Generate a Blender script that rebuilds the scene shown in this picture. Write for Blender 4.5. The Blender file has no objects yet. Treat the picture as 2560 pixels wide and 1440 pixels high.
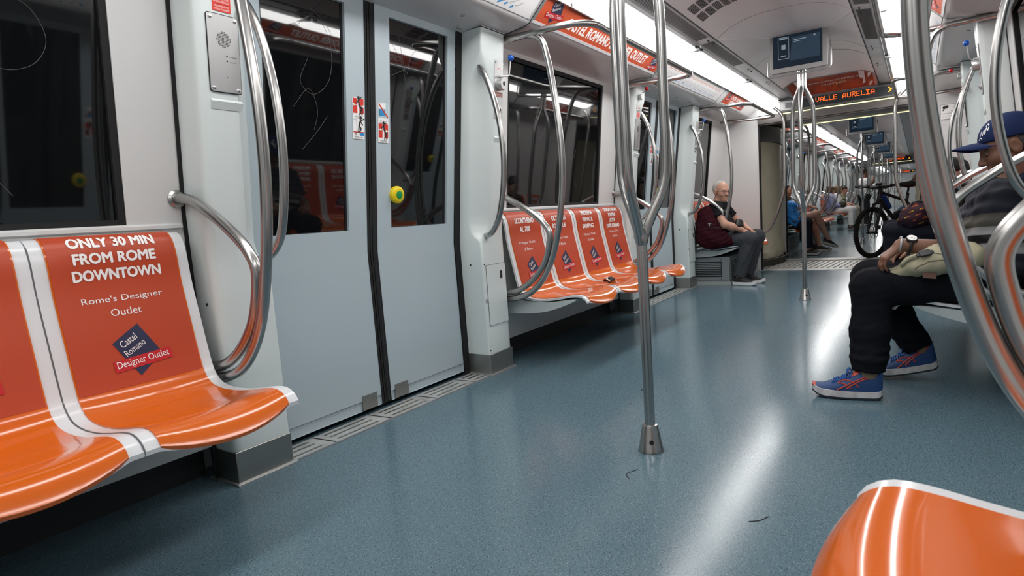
import bpy, math, random
import numpy as np
from mathutils import Vector, Matrix

random.seed(7)
SC = bpy.context.scene
PI = math.pi

# ------------------------------------------------------------------ camera
YAW, PITCH, ROLL = 0.5939021848900694, 0.11392795289304185, -0.07131118910974178
CAM = Vector((0.0, -0.7920436, 0.8592909))
FPX = 1515.94
def camera_axes():
    f0 = Vector((math.cos(YAW), math.sin(YAW), 0)); l0 = Vector((-math.sin(YAW), math.cos(YAW), 0)); u0 = Vector((0, 0, 1))
    f = f0*math.cos(PITCH) - u0*math.sin(PITCH); u = u0*math.cos(PITCH) + f0*math.sin(PITCH); r = -l0
    return f, r*math.cos(ROLL) + u*math.sin(ROLL), u*math.cos(ROLL) - r*math.sin(ROLL)
cf, cr, cu = camera_axes()
cd = bpy.data.cameras.new('camera'); cam = bpy.data.objects.new('camera', cd); SC.collection.objects.link(cam)
cd.sensor_width = 36.0; cd.lens = FPX/2560*36.0; cd.clip_start = 0.02; cd.clip_end = 200
cam.matrix_world = Matrix(((cr.x, cu.x, -cf.x, CAM.x), (cr.y, cu.y, -cf.y, CAM.y), (cr.z, cu.z, -cf.z, CAM.z), (0, 0, 0, 1)))
cd.dof.use_dof = True; cd.dof.focus_distance = 3.2; cd.dof.aperture_fstop = 8.0
SC.camera = cam

# ------------------------------------------------------------------ world, exposure
w = bpy.data.worlds.new('tunnel dark'); SC.world = w; w.use_nodes = True
w.node_tree.nodes['Background'].inputs[0].default_value = (0.004, 0.0045, 0.005, 1)
w.node_tree.nodes['Background'].inputs[1].default_value = 1.0
vs = SC.view_settings
vs.view_transform = 'Standard'; vs.look = 'None'; vs.exposure = 0.58; vs.gamma = 1.0; vs.use_curve_mapping = False
cy = SC.cycles
cy.use_denoising = True
cy.max_bounces = 8; cy.diffuse_bounces = 6; cy.glossy_bounces = 4; cy.transmission_bounces = 4; cy.transparent_max_bounces = 8
cy.caustics_reflective = False; cy.caustics_refractive = False
cy.sample_clamp_indirect = 6.0
LAMP = 9.0            # radiance of the ceiling light diffusers

# ------------------------------------------------------------------ materials
MATS = {}
def mat(name, col, rough=0.5, metal=0.0, ior=1.45, coat=0.0, emit=None, es=0.0, noise=None, bump=None, alpha=1.0, rvar=None):
    if name in MATS: return MATS[name]
    m = bpy.data.materials.new(name); m.use_nodes = True; nt = m.node_tree; b = nt.nodes['Principled BSDF']
    b.inputs['Base Color'].default_value = (*col, 1); b.inputs['Roughness'].default_value = rough
    b.inputs['Metallic'].default_value = metal; b.inputs['IOR'].default_value = ior
    b.inputs['Coat Weight'].default_value = coat; b.inputs['Coat Roughness'].default_value = 0.05
    b.inputs['Alpha'].default_value = alpha
    if emit: b.inputs['Emission Color'].default_value = (*emit, 1); b.inputs['Emission Strength'].default_value = es
    if rough >= .8: b.inputs['Specular IOR Level'].default_value = 0.15
    def coord():
        return nt.nodes.new('ShaderNodeTexCoord').outputs['Object']
    if noise:                                   # (scale, second colour, low, high)
        n = nt.nodes.new('ShaderNodeTexNoise'); n.inputs['Scale'].default_value = noise[0]; n.inputs['Detail'].default_value = 5
        r = nt.nodes.new('ShaderNodeValToRGB'); r.color_ramp.elements[0].position = noise[2]; r.color_ramp.elements[1].position = noise[3]
        r.color_ramp.elements[0].color = (*col, 1); r.color_ramp.elements[1].color = (*noise[1], 1)
        nt.links.new(coord(), n.inputs['Vector']); nt.links.new(n.outputs['Fac'], r.inputs['Fac']); nt.links.new(r.outputs['Color'], b.inputs['Base Color'])
    if rvar:                                    # (scale, rough low, rough high)
        n = nt.nodes.new('ShaderNodeTexNoise'); n.inputs['Scale'].default_value = rvar[0]; n.inputs['Detail'].default_value = 4
        r = nt.nodes.new('ShaderNodeMapRange'); r.inputs['To Min'].default_value = rvar[1]; r.inputs['To Max'].default_value = rvar[2]
        nt.links.new(coord(), n.inputs['Vector']); nt.links.new(n.outputs['Fac'], r.inputs['Value']); nt.links.new(r.outputs['Result'], b.inputs['Roughness'])
    if bump:                                    # (scale, strength, distance)
        n = nt.nodes.new('ShaderNodeTexNoise'); n.inputs['Scale'].default_value = bump[0]; n.inputs['Detail'].default_value = 3
        bp = nt.nodes.new('ShaderNodeBump'); bp.inputs['Strength'].default_value = bump[1]; bp.inputs['Distance'].default_value = bump[2]
        nt.links.new(coord(), n.inputs['Vector']); nt.links.new(n.outputs['Fac'], bp.inputs['Height']); nt.links.new(bp.outputs['Normal'], b.inputs['Normal'])
    MATS[name] = m
    return m

def floor_material():
    m = bpy.data.materials.new('speckled blue vinyl'); m.use_nodes = True; nt = m.node_tree; b = nt.nodes['Principled BSDF']
    tc = nt.nodes.new('ShaderNodeTexCoord')
    base = (0.100, 0.165, 0.200)
    col = None
    def vor(scale, thr, color, prev, seed):
        mp = nt.nodes.new('ShaderNodeMapping'); mp.inputs['Location'].default_value = (seed, seed*0.7, 0)
        v = nt.nodes.new('ShaderNodeTexVoronoi'); v.inputs['Scale'].default_value = scale; v.voronoi_dimensions = '2D'
        nt.links.new(tc.outputs['Object'], mp.inputs['Vector']); nt.links.new(mp.outputs['Vector'], v.inputs['Vector'])
        sep = nt.nodes.new('ShaderNodeSeparateColor'); nt.links.new(v.outputs['Color'], sep.inputs['Color'])
        mul = nt.nodes.new('ShaderNodeMath'); mul.operation = 'MULTIPLY'; mul.inputs[1].default_value = thr
        nt.links.new(sep.outputs['Red'], mul.inputs[0])
        lt = nt.nodes.new('ShaderNodeMath'); lt.operation = 'LESS_THAN'
        nt.links.new(v.outputs['Distance'], lt.inputs[0]); nt.links.new(mul.outputs[0], lt.inputs[1])
        mx = nt.nodes.new('ShaderNodeMix'); mx.data_type = 'RGBA'
        nt.links.new(lt.outputs[0], mx.inputs['Factor'])
        if isinstance(prev, tuple): mx.inputs['A'].default_value = (*prev, 1)
        else: nt.links.new(prev, mx.inputs['A'])
        mx.inputs['B'].default_value = (*color, 1)
        return mx.outputs['Result']
    n = nt.nodes.new('ShaderNodeTexNoise'); n.inputs['Scale'].default_value = 90; n.inputs['Detail'].default_value = 4
    nt.links.new(tc.outputs['Object'], n.inputs['Vector'])
    rp = nt.nodes.new('ShaderNodeValToRGB'); rp.color_ramp.elements[0].color = (base[0]*.90, base[1]*.91, base[2]*.91, 1); rp.color_ramp.elements[1].color = (base[0]*1.1, base[1]*1.09, base[2]*1.09, 1)
    rp.color_ramp.elements[0].position = .3; rp.color_ramp.elements[1].position = .7
    nt.links.new(n.outputs['Fac'], rp.inputs['Fac'])
    c = vor(135, 0.23, (0.028, 0.042, 0.055), rp.outputs['Color'], 3.1)
    c = vor(150, 0.20, (0.27, 0.34, 0.37), c, 9.7)
    n2 = nt.nodes.new('ShaderNodeTexNoise'); n2.inputs['Scale'].default_value = 1.7; n2.inputs['Detail'].default_value = 6
    nt.links.new(tc.outputs['Object'], n2.inputs['Vector'])
    mr = nt.nodes.new('ShaderNodeMapRange'); mr.inputs['To Min'].default_value = 0.13; mr.inputs['To Max'].default_value = 0.21
    nt.links.new(n2.outputs['Fac'], mr.inputs['Value']); nt.links.new(mr.outputs['Result'], b.inputs['Roughness'])
    nt.links.new(c, b.inputs['Base Color']); b.inputs['IOR'].default_value = 1.37
    MATS['floor'] = m
    return m

WALL = mat('off-white wall laminate', (0.63, 0.635, 0.63), 0.32, bump=(60, 0.03, 0.001))
PILLAR = mat('pale green-white pillar shell', (0.66, 0.72, 0.71), 0.28)
DOOR = mat('blue-grey door paint', (0.44, 0.52, 0.56), 0.35)
SOFFIT = mat('soffit grey-white', (0.66, 0.665, 0.67), 0.3)
CEIL = mat('ceiling panel', (0.90, 0.875, 0.865), 0.40)
BLACK = mat('black rubber', (0.007, 0.007, 0.008), 0.75)
DARK = mat('dark skirt', (0.025, 0.028, 0.03), 0.55)
GLASS = mat('tinted window glass at night', (0.004, 0.0045, 0.005), 0.03, ior=1.62)
STEEL = mat('brushed stainless tube', (0.44, 0.435, 0.425), 0.27, 1.0)
STEELD = mat('dull stainless plate', (0.36, 0.36, 0.34), 0.42, 1.0, rvar=(30, .32, .5))
ALU = mat('aluminium sill', (0.46, 0.48, 0.47), 0.42, 0.25, noise=(9, (0.26, 0.26, 0.24), .45, .8))
SHELL = mat('white seat shell', (0.66, 0.68, 0.70), 0.22)
ORANGE = mat('glossy orange seat pad', (0.62, 0.120, 0.010), 0.14, coat=0.3, bump=(500, 0.02, 0.0005))
FILM = mat('matt red-orange advertising film', (0.445, 0.057, 0.019), 0.40, bump=(900, 0.05, 0.0005))
ADRED = mat('orange advert paper', (0.56, 0.085, 0.028), 0.5)
WHITE = mat('white print', (0.85, 0.84, 0.83), 0.5)
NAVY = mat('navy print', (0.022, 0.025, 0.07), 0.5)
CRIMSON = mat('crimson print', (0.50, 0.012, 0.018), 0.5)
RED = mat('red print', (0.66, 0.035, 0.02), 0.45)
SIGNBLUE = mat('blue print', (0.03, 0.25, 0.55), 0.5)
INK = mat('black print', (0.015, 0.015, 0.015), 0.5)
PALEINK = mat('grey print', (0.30, 0.31, 0.33), 0.6)
PAPER = mat('white line map paper', (0.72, 0.71, 0.71), 0.45)
LAMPM = mat('lamp diffuser', (0.9, 0.9, 0.9), 0.4, emit=(1.0, 0.985, 0.97), es=LAMP)
LAMPS = mat('lamp diffuser side', (0.8, 0.8, 0.82), 0.4, emit=(0.97, 0.97, 1.0), es=LAMP*.07)
GREYPL = mat('grey plastic', (0.36, 0.36, 0.36), 0.4)
GREYD = mat('dark grey panel', (0.10, 0.105, 0.11), 0.4)
BOXGREY = mat('grey painted grille box', (0.25, 0.28, 0.29), 0.45)
SCRATCH = mat('scratched glass', (0.30, 0.30, 0.30), 0.7, alpha=0.28)
YELLOW = mat('yellow button plastic', (0.80, 0.60, 0.01), 0.35)
GREEN = mat('green button', (0.01, 0.28, 0.08), 0.4)
BALLBLUE = mat('blue lever ball', (0.01, 0.10, 0.50), 0.2)
BALLRED = mat('red lever ball', (0.50, 0.01, 0.015), 0.2)
SILVER = mat('satin silver', (0.55, 0.55, 0.55), 0.38, 0.8)
SCREW = mat('bright screw', (0.75, 0.75, 0.75), 0.2, 1.0)
LED = mat('led amber', (0.1, 0.02, 0.0), 0.5, emit=(1.0, 0.11, 0.012), es=1.8)
LEDY = mat('led yellow', (0.1, 0.05, 0.0), 0.5, emit=(1.0, 0.38, 0.015), es=1.8)
EDGE = mat('lit edge strip', (0.8, 0.8, 0.5), 0.4, emit=(1.0, 0.95, 0.55), es=0.8)
SCREENB = mat('screen dark blue', (0.004, 0.006, 0.012), 0.15, emit=(0.06, 0.13, 0.22), es=0.06)
SCREENL = mat('screen pale blue', (0.004, 0.006, 0.012), 0.15, emit=(0.10, 0.19, 0.30), es=0.13)
CREAM = mat('cream gangway panel', (0.47, 0.45, 0.34), 0.42, noise=(5, (0.33, 0.31, 0.22), .5, .9))
PORTAL = mat('dull portal stainless', (0.13, 0.12, 0.115), 0.45, 0.6)
TREAD = mat('gangway tread plate', (0.30, 0.29, 0.26), 0.4, 0.7)
FLOOR = floor_material()

# ------------------------------------------------------------------ mesh helpers
class MB:
    def __init__(s): s.v = []; s.f = []; s.mi = []
    def add(s, vs, fs, mi=0):
        o = len(s.v); s.v += [tuple(map(float, p)) for p in vs]
        s.f += [tuple(i+o for i in f) for f in fs]; s.mi += [mi]*len(fs); return s
    def box(s, x0, x1, y0, y1, z0, z1, mi=0):
        if x0 > x1: x0, x1 = x1, x0
        if y0 > y1: y0, y1 = y1, y0
        return s.add([(x0,y0,z0),(x1,y0,z0),(x1,y1,z0),(x0,y1,z0),(x0,y0,z1),(x1,y0,z1),(x1,y1,z1),(x0,y1,z1)],
                     [(0,3,2,1),(4,5,6,7),(0,1,5,4),(1,2,6,5),(2,3,7,6),(3,0,4,7)], mi)
    def prism(s, poly, x0, x1, mi=0, caps=True):              # polygon in (y,z) swept along x
        n = len(poly)
        a = sum(poly[i][0]*poly[(i+1) % n][1]-poly[(i+1) % n][0]*poly[i][1] for i in range(n))
        if a < 0: poly = poly[::-1]
        vs = [(x0, p[0], p[1]) for p in poly]+[(x1, p[0], p[1]) for p in poly]
        fs = [(i, i+n, (i+1) % n+n, (i+1) % n)[::-1] for i in range(n)]
        if caps: fs += [tuple(range(n))[::-1], tuple(range(n, 2*n))]
        return s.add(vs, fs, mi)
    def grid(s, P, mi=0, flip=False):                          # P[i][j] points
        n, m = len(P), len(P[0]); vs = [p for r in P for p in r]
        fs = [(i*m+j, i*m+j+1, (i+1)*m+j+1, (i+1)*m+j) for i in range(n-1) for j in range(m-1)]
        if flip: fs = [f[::-1] for f in fs]
        return s.add(vs, fs, mi)
    def tube(s, path, r, n=12, mi=0, caps=True, closed=False):
        P = [Vector(p) for p in path]; N = len(P); R = r if isinstance(r, (list, tuple)) else [r]*N
        T = []
        for i in range(N):
            a = P[i-1] if (i > 0 or closed) else P[i]; b = P[(i+1) % N] if (i < N-1 or closed) else P[i]
            t = (b-a); T.append(t.normalized() if t.length > 1e-9 else Vector((0, 0, 1)))
        up = Vector((0, 0, 1)) if abs(T[0].z) < 0.9 else Vector((1, 0, 0))
        nrm = (up - T[0]*up.dot(T[0])).normalized(); vs = []
        for i in range(N):
            nrm = (nrm - T[i]*nrm.dot(T[i])).normalized(); bn = T[i].cross(nrm)
            for k in range(n):
                a = 2*PI*k/n; vs.append(P[i]+(nrm*math.cos(a)+bn*math.sin(a))*R[i])
        fs = [(i*n+k, i*n+(k+1) % n, (i+1)*n+(k+1) % n, (i+1)*n+k) for i in range(N-1) for k in range(n)]
        if closed: fs += [((N-1)*n+k, (N-1)*n+(k+1) % n, (k+1) % n, k) for k in range(n)]
        elif caps: fs += [tuple(range(n))[::-1], tuple(range((N-1)*n, N*n))]
        return s.add(vs, fs, mi)
    def cyl(s, a, b, r0, r1=None, n=20, mi=0):
        return s.tube([a, b], [r0, r0 if r1 is None else r1], n, mi)
    def lathe(s, c, axis, prof, n=24, mi=0):                   # prof: (radius, height along axis)
        c = Vector(c); ax = Vector(axis).normalized(); up = Vector((0, 0, 1)) if abs(ax.z) < .9 else Vector((1, 0, 0))
        e1 = (up-ax*up.dot(ax)).normalized(); e2 = ax.cross(e1); m = len(prof); vs = []
        for r, h in prof:
            for k in range(n):
                a = 2*PI*k/n; vs.append(c+ax*h+(e1*math.cos(a)+e2*math.sin(a))*max(r, 1e-5))
        fs = [(i*n+k, i*n+(k+1) % n, (i+1)*n+(k+1) % n, (i+1)*n+k) for i in range(m-1) for k in range(n)]
        fs += [tuple(range(n))[::-1], tuple(range((m-1)*n, m*n))]
        return s.add(vs, fs, mi)
    def ball(s, c, r, n=16, mi=0, sc=(1, 1, 1)):
        m = n//2; vs = []; c = Vector(c)
        for i in range(1, m):
            t = PI*i/m
            for k in range(n):
                a = 2*PI*k/n; vs.append((c.x+r*sc[0]*math.sin(t)*math.cos(a), c.y+r*sc[1]*math.sin(t)*math.sin(a), c.z-r*sc[2]*math.cos(t)))
        fs = [(i*n+k, i*n+(k+1) % n, (i+1)*n+(k+1) % n, (i+1)*n+k) for i in range(m-2) for k in range(n)]
        vs += [(c.x, c.y, c.z-r*sc[2]), (c.x, c.y, c.z+r*sc[2])]; b, t = len(vs)-2, len(vs)-1
        fs += [(b, (k+1) % n, k) for k in range(n)]+[(t, (m-2)*n+k, (m-2)*n+(k+1) % n) for k in range(n)]
        return s.add(vs, fs, mi)
    def plate(s, O, U, V, poly, h=0.002, mi=0):                # flat polygon with thickness on a plane (O + u U + v V)
        O, U, V = Vector(O), Vector(U), Vector(V); N = U.cross(V).normalized(); n = len(poly)
        a = sum(poly[i][0]*poly[(i+1) % n][1]-poly[(i+1) % n][0]*poly[i][1] for i in range(n))
        if a < 0: poly = poly[::-1]
        vs = [O+U*p[0]+V*p[1] for p in poly]+[O+U*p[0]+V*p[1]+N*h for p in poly]
        fs = [tuple(range(n))[::-1], tuple(range(n, 2*n))]+[(i, (i+1) % n, (i+1) % n+n, i+n) for i in range(n)]
        return s.add(vs, fs, mi)
    def mapped(s, tris, fn, mi=0, cut=None):                   # 2D mesh through a mapping function, cut fine where it bends
        v, f = tris
        if cut:
            v = list(v); q = [(f_[0], f_[i], f_[i+1]) for f_ in f for i in range(1, len(f_)-1)]; f = []
            while q:
                t = q.pop(); e = [(math.hypot(v[t[i]][0]-v[t[(i+1) % 3]][0], v[t[i]][1]-v[t[(i+1) % 3]][1]), i) for i in range(3)]; d, i = max(e)
                if d > cut:
                    a, b, c = t[i], t[(i+1) % 3], t[(i+2) % 3]; v.append(((v[a][0]+v[b][0])/2, (v[a][1]+v[b][1])/2)); k = len(v)-1; q += [(a, k, c), (k, b, c)]
                else: f.append(t)
        return s.add([fn(p[0], p[1]) for p in v], f, mi)

def rrect(w, h, r, n=5, cx=0, cy=0):
    out = []
    for sx, sy, a0 in ((1, 1, 0), (-1, 1, 90), (-1, -1, 180), (1, -1, 270)):
        for k in range(n+1):
            a = math.radians(a0+90*k/n); out.append((cx+sx*(w/2-r)+r*math.cos(a), cy+sy*(h/2-r)+r*math.sin(a)))
    return out

def smooth(pts, n=8, closed=False):
    P = [Vector(p) for p in pts]; N = len(P); out = []
    for i in range(N if closed else N-1):
        p0 = P[(i-1) % N] if (closed or i > 0) else P[0]*2-P[1]
        p1, p2 = P[i], P[(i+1) % N]
        p3 = P[(i+2) % N] if (closed or i < N-2) else P[-1]*2-P[-2]
        for k in range(n):
            t = k/n; a = (p1-p0).length**.5+1e-6; b = (p2-p1).length**.5+1e-6; c = (p3-p2).length**.5+1e-6
            m1 = ((p1-p0)/a-(p2-p0)/(a+b)+(p2-p1)/b)*b; m2 = ((p2-p1)/b-(p3-p1)/(b+c)+(p3-p2)/c)*b
            out.append(p1*(2*t**3-3*t*t+1)+m1*(t**3-2*t*t+t)+p2*(-2*t**3+3*t*t)+m2*(t**3-t*t))
    if not closed: out.append(P[-1])
    return out

def fillet(pts, r, n=6):
    P = [Vector(p) for p in pts]; out = [P[0]]
    for i in range(1, len(P)-1):
        a, b, c = P[i-1], P[i], P[i+1]; d1 = (a-b); d2 = (c-b); rr = min(r, d1.length*.49, d2.length*.49)
        s, e = b+d1.normalized()*rr, b+d2.normalized()*rr
        for k in range(n+1):
            t = k/n; out.append(s*(1-t)**2+b*2*t*(1-t)+e*t*t)
    out.append(P[-1]); return out

# ------------------------------------------------------------------ object helpers
ORG = {}
def tag(o, label=None, cat=None, group=None, kind=None):
    if label: o['label'] = label
    if cat: o['category'] = cat
    if group: o['group'] = group
    if kind: o['kind'] = kind
    return o
def thing(name, loc, label=None, cat=None, group=None, kind=None):
    o = bpy.data.objects.new(name, None); SC.collection.objects.link(o); o.location = loc; o.empty_display_size = .05
    ORG[o] = Vector(loc); return tag(o, label, cat, group, kind)
def obj(name, mb, mats, parent=None, sharp=35, bevel=0, origin=None, label=None, cat=None, group=None, kind=None, flat=False):
    if not isinstance(mats, (list, tuple)): mats = [mats]
    org = ORG[parent] if parent is not None else Vector(origin if origin is not None else (0, 0, 0))
    me = bpy.data.meshes.new(name)
    me.from_pydata([(p[0]-org.x, p[1]-org.y, p[2]-org.z) for p in mb.v], [], mb.f)
    for m in mats: me.materials.append(m)
    me.polygons.foreach_set('material_index', mb.mi)
    me.polygons.foreach_set('use_smooth', [not flat]*len(mb.f))
    me.update()
    if not flat: me.set_sharp_from_angle(angle=math.radians(sharp))
    o = bpy.data.objects.new(name, me); SC.collection.objects.link(o)
    if parent is not None: o.parent = parent
    else: o.location = org
    ORG[o] = org
    if bevel:
        b = o.modifiers.new('bevel', 'BEVEL'); b.width = bevel; b.segments = 2; b.limit_method = 'ANGLE'; b.angle_limit = math.radians(40)
    return tag(o, label, cat, group, kind)
def dup(o, dx=0.0, label=None, rot=None, parent=None, group=None, loc=None):
    """copy of a thing with its parts and sub-parts, moved along the car, or turned half a turn about (rot, 0)"""
    c = o.copy(); SC.collection.objects.link(c)
    if parent is not None: c.parent = parent
    else:
        L = o.location
        if loc is not None: c.location = loc
        elif rot is not None: c.location = (2*rot-L.x, -L.y, L.z); c.rotation_euler = (0, 0, o.rotation_euler.z+PI)
        else: c.location = (L.x+dx, L.y, L.z)
        if label: c['label'] = label
        if group: c['group'] = group
    for ch in list(o.children): dup(ch, parent=c)
    return c

_fontcache = {}
def text2d(s, width=None, height=None, bold=0.0, anchor='c'):
    """text as a flat triangulated mesh scaled to a width (and a height)"""
    key = (s, bold)
    if key not in _fontcache:
        cu_ = bpy.data.curves.new('txt', 'FONT'); cu_.body = s; cu_.size = 1; cu_.offset = bold; cu_.align_x = 'CENTER'; cu_.resolution_u = 3
        cu_.space_character = 1.0 + bold*2.5
        o = bpy.data.objects.new('txt', cu_); SC.collection.objects.link(o)
        dg = bpy.context.evaluated_depsgraph_get(); ev = o.evaluated_get(dg); me = ev.to_mesh()
        v = [(p.co.x, p.co.y) for p in me.vertices]; f = [tuple(p.vertices) for p in me.polygons]
        ev.to_mesh_clear(); bpy.data.objects.remove(o); bpy.data.curves.remove(cu_)
        _fontcache[key] = (v, f)
    v, f = _fontcache[key]
    xs = [p[0] for p in v]; ys = [p[1] for p in v]; x0, x1, y0, y1 = min(xs), max(xs), min(ys), max(ys)
    sx = width/(x1-x0) if width else None; sy = height/(y1-y0) if height else None
    if sx is None: sx = sy
    if sy is None: sy = sx
    cx, cy_ = (x0+x1)/2, (y0+y1)/2
    if anchor == 'l': cx = x0
    return ([((p[0]-cx)*sx, (p[1]-cy_)*sy) for p in v], f)
def shift(t, dx, dy, rot=0.0):
    c, s = math.cos(rot), math.sin(rot)
    return ([(p[0]*c-p[1]*s+dx, p[0]*s+p[1]*c+dy) for p in t[0]], t[1])
def heavy(m, s, w_, h, b, cx, cy_, fn, cut=None):            # bold print: the outline laid over itself, shifted by b
    for k in range(9):
        q = (b*math.cos(k*PI/4), b*math.sin(k*PI/4)) if k else (0, 0)
        m.mapped(shift(text2d(s, w_, h), cx+q[0], cy_+q[1]), lambda u, v, k=k: fn(u, v, .00006*k), cut=cut)
def poly2d(pts): return ([tuple(p) for p in pts], [tuple(range(len(pts)))])
# ================================================================== THE CAR: structure
def yw(z): return 1.30 if z <= .95 else 1.30-(z-.95)*.105          # side wall face
def yd(z): return 1.33 if z <= .75 else 1.33-(z-.75)*.115          # door face
def yp(z): return 1.178 if z <= .8 else 1.178-(z-.8)*.10           # pillar face
WZ0, WZ1 = .925, 1.815                                             # window bottom / top
CAR1 = (-2.6, 7.95); CAR2 = (9.75, 25.22); CAR3 = (27.02, 42.5)

def floor_piece(x0, x1, name='floor'):
    return obj(name, MB().box(x0, x1, -1.46, 1.46, -.05, 0), FLOOR, kind='structure')
floor_piece(CAR1[0], 8.02); floor_piece(9.40, 25.6, 'floor'); floor_piece(26.7, CAR3[1], 'floor')

# ---- side walls, one panel per bay with its window
BASE = []
def wall_panel(name, x0, x1, wx0, wx1):
    zs = [.128, .3, .6, WZ0]; zt = [WZ0, 1.1, 1.3, 1.55, WZ1]; m = MB()
    m.grid([[(x, yw(z), z) for x in (x0, x1)] for z in zs])
    for a, b in ((x0, wx0), (wx1, x1)): m.grid([[(x, yw(z), z) for x in (a, b)] for z in zt])
    m.grid([[(x, yw(z), z) for x in (x0, x1)] for z in (WZ1, 1.85)])
    for a in (wx0, wx1):                                            # window reveals
        m.grid([[(a, yw(z)+d, z) for z in zt] for d in (0, .03)], flip=(a == wx1))
    m.grid([[(x, yw(WZ0)+d, WZ0) for x in (wx0, wx1)] for d in (0, .03)]); m.grid([[(x, yw(WZ1)+d, WZ1) for x in (wx0, wx1)] for d in (0, .03)])
    # sill ledge under the window and the recessed dark skirt
    m.prism([(yw(.9), .905), (yw(.9)-.012, .908), (yw(.9)-.012, .918), (yw(.9), .924)], x0+.02, x1-.02)
    o = obj(name, m, WALL, kind='structure')
    k = MB().grid([[(x, 1.30+d, .128) for x in (x0, x1)] for d in (0, .1)]).grid([[(x, 1.39, z) for x in (x0, x1)] for z in (-.01, .128)])
    BASE.append(obj('baseboard_left', k, DARK, kind='structure')); return o
def window(name, x0, x1):
    """root: rubber frame; child: the pane"""
    m = MB(); zt = [WZ0, 1.0, 1.2, 1.5, WZ1]; b = .022
    def strip(xa, xb, za, zb):
        P = [za+(zb-za)*k/4 for k in range(5)]
        for d0, fl in ((.004, False),): m.grid([[(x, yw(z)+d0, z) for x in (xa, xb)] for z in P])
        m.grid([[(xa, yw(z)+d, z) for z in P] for d in (.004, .03)]); m.grid([[(xb, yw(z)+d, z) for z in P] for d in (.004, .03)])
    strip(x0, x0+b, WZ0, WZ1); strip(x1-b, x1, WZ0, WZ1); strip(x0, x1, WZ0, WZ0+b*.8); strip(x0, x1, WZ1-b*1.2, WZ1)
    fr = obj(name, m, BLACK, kind='structure')
    P = [WZ0, .95, WZ1]
    mb = MB().grid([[(x, yw(z)+.016, z) for x in (x0+.005, x1-.005)] for z in P])
    mb.grid([[(x, yw(z)+.024, z) for x in (x0+.005, x1-.005)] for z in P], flip=True)
    pane = obj('window_pane', mb, GLASS, fr)
    return fr, pane
def scratches(parent, lines, yoff=.0155, yfun=yw, r=.0008, name='scratch_marks'):
    m = MB()
    for L in lines:
        P = smooth([(x, yfun(z)+yoff, z) for x, z in L], 6); m.tube(P, r, 5)
    return obj(name, m, SCRATCH, parent)
wl1 = wall_panel('wall_left', -.70, 1.13, -.30, .94); w1, p_ = window('window_1', -.30, .94)
scratches(w1, [[(.45, 1.62), (.5, 1.52), (.58, 1.42), (.66, 1.36), (.74, 1.38), (.78, 1.45), (.75, 1.53), (.66, 1.58), (.60, 1.68)],
               [(.60, 1.66), (.64, 1.58), (.66, 1.64), (.68, 1.73)], [(.72, 1.75), (.73, 1.63), (.77, 1.62), (.80, 1.68), (.78, 1.76), (.84, 1.80)],
               [(.42, 1.45), (.52, 1.36), (.6, 1.27)], [(.5, 1.2), (.6, 1.1), (.66, 1.02)]])
wl2 = wall_panel('wall_left', 2.87, 4.70, 3.10, 4.40); w2, p_ = window('window_2', 3.10, 4.40)
scratches(w2, [[(3.42, 1.42), (3.50, 1.5), (3.58, 1.54), (3.56, 1.42), (3.5, 1.36), (3.60, 1.25), (3.66, 1.18)],
               [(3.72, 1.36), (3.84, 1.44), (3.88, 1.52), (3.80, 1.52), (3.80, 1.36), (3.88, 1.28), (3.98, 1.26), (4.02, 1.32)],
               [(3.3, 1.6), (3.45, 1.52), (3.5, 1.6), (3.6, 1.66), (3.7, 1.58)], [(3.78, 1.12), (3.9, 1.17), (4.0, 1.12), (4.05, 1.05)]])
wl3 = wall_panel('wall_left', 6.44, 7.95, 6.72, 7.38); w3, p_ = window('window_3', 6.72, 7.38)
# plain walling behind the camera
obj('wall_left', MB().grid([[(x, yw(z), z) for x in (CAR1[0], -.7)] for z in (0, .95, 1.85)]), WALL, kind='structure')
obj('wall_right', MB().grid([[(x, -yw(z), z) for x in (CAR1[0], -.7)] for z in (0, .95, 1.85)], flip=True), WALL, kind='structure')
obj('wall_cap', MB().grid([[(CAR1[0], y, z) for y in (-1.4, 1.4)] for z in (0, 2.2)]), WALL, kind='structure')  # added unseen end cap, closes the car short to keep bounce light inside

def rotcopy(o, cx, name, label=None):
    c = dup(o, rot=cx, label=label); c.name = name; return c
rotcopy(wl2, 3.785, 'wall_right'); rotcopy(BASE[1], 3.785, 'baseboard_right'); rotcopy(BASE[0], .215, 'baseboard_right'); rotcopy(w2, 3.785, 'window_4')
rotcopy(wl1, .215, 'wall_right'); rotcopy(w1, .215, 'window_5')
wr3 = obj('wall_right', MB().grid([[(x, -yw(z), z) for x in (6.44, 7.95)] for z in (.12, .95, 1.85)], flip=True), WALL, kind='structure')

# ---- overhead cove: soffit, advert slope, air grille strip, ceiling arch (swept along the whole car)
COVE = [(1.36, 1.85), (1.215, 1.838), (1.175, 1.845), (.965, 1.866), (.938, 1.871), (.922, 1.879), (.912, 1.890), (.79, 2.008), (.785, 2.03)]
GRILL = [(.785, 2.045), (.552, 2.045), (.548, 2.022), (.44, 2.038), (.436, 2.044)]
ARCH = [(.436, 2.044), (.432, 2.042), (.40, 2.070), (.34, 2.105), (.26, 2.136), (.15, 2.156), (0, 2.163)]
def sweep(name, prof, x0, x1, m, both=True, seams=()):
    mb = MB(); xs = [x0, x1]
    mb.grid([[(x, y, z) for x in xs] for y, z in prof], flip=False)
    if both: mb.grid([[(x, -y, z) for x in xs] for y, z in prof], flip=True)
    return obj(name, mb, m, kind='structure', sharp=25)
for k, (a, b) in enumerate((CAR1, CAR2, CAR3)):
    sweep('trim_%d' % (1+3*k), COVE, a, b, SOFFIT); sweep('trim_%d' % (2+3*k), GRILL, a, b, SOFFIT); sweep('ceiling', ARCH, a, b, CEIL)
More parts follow.
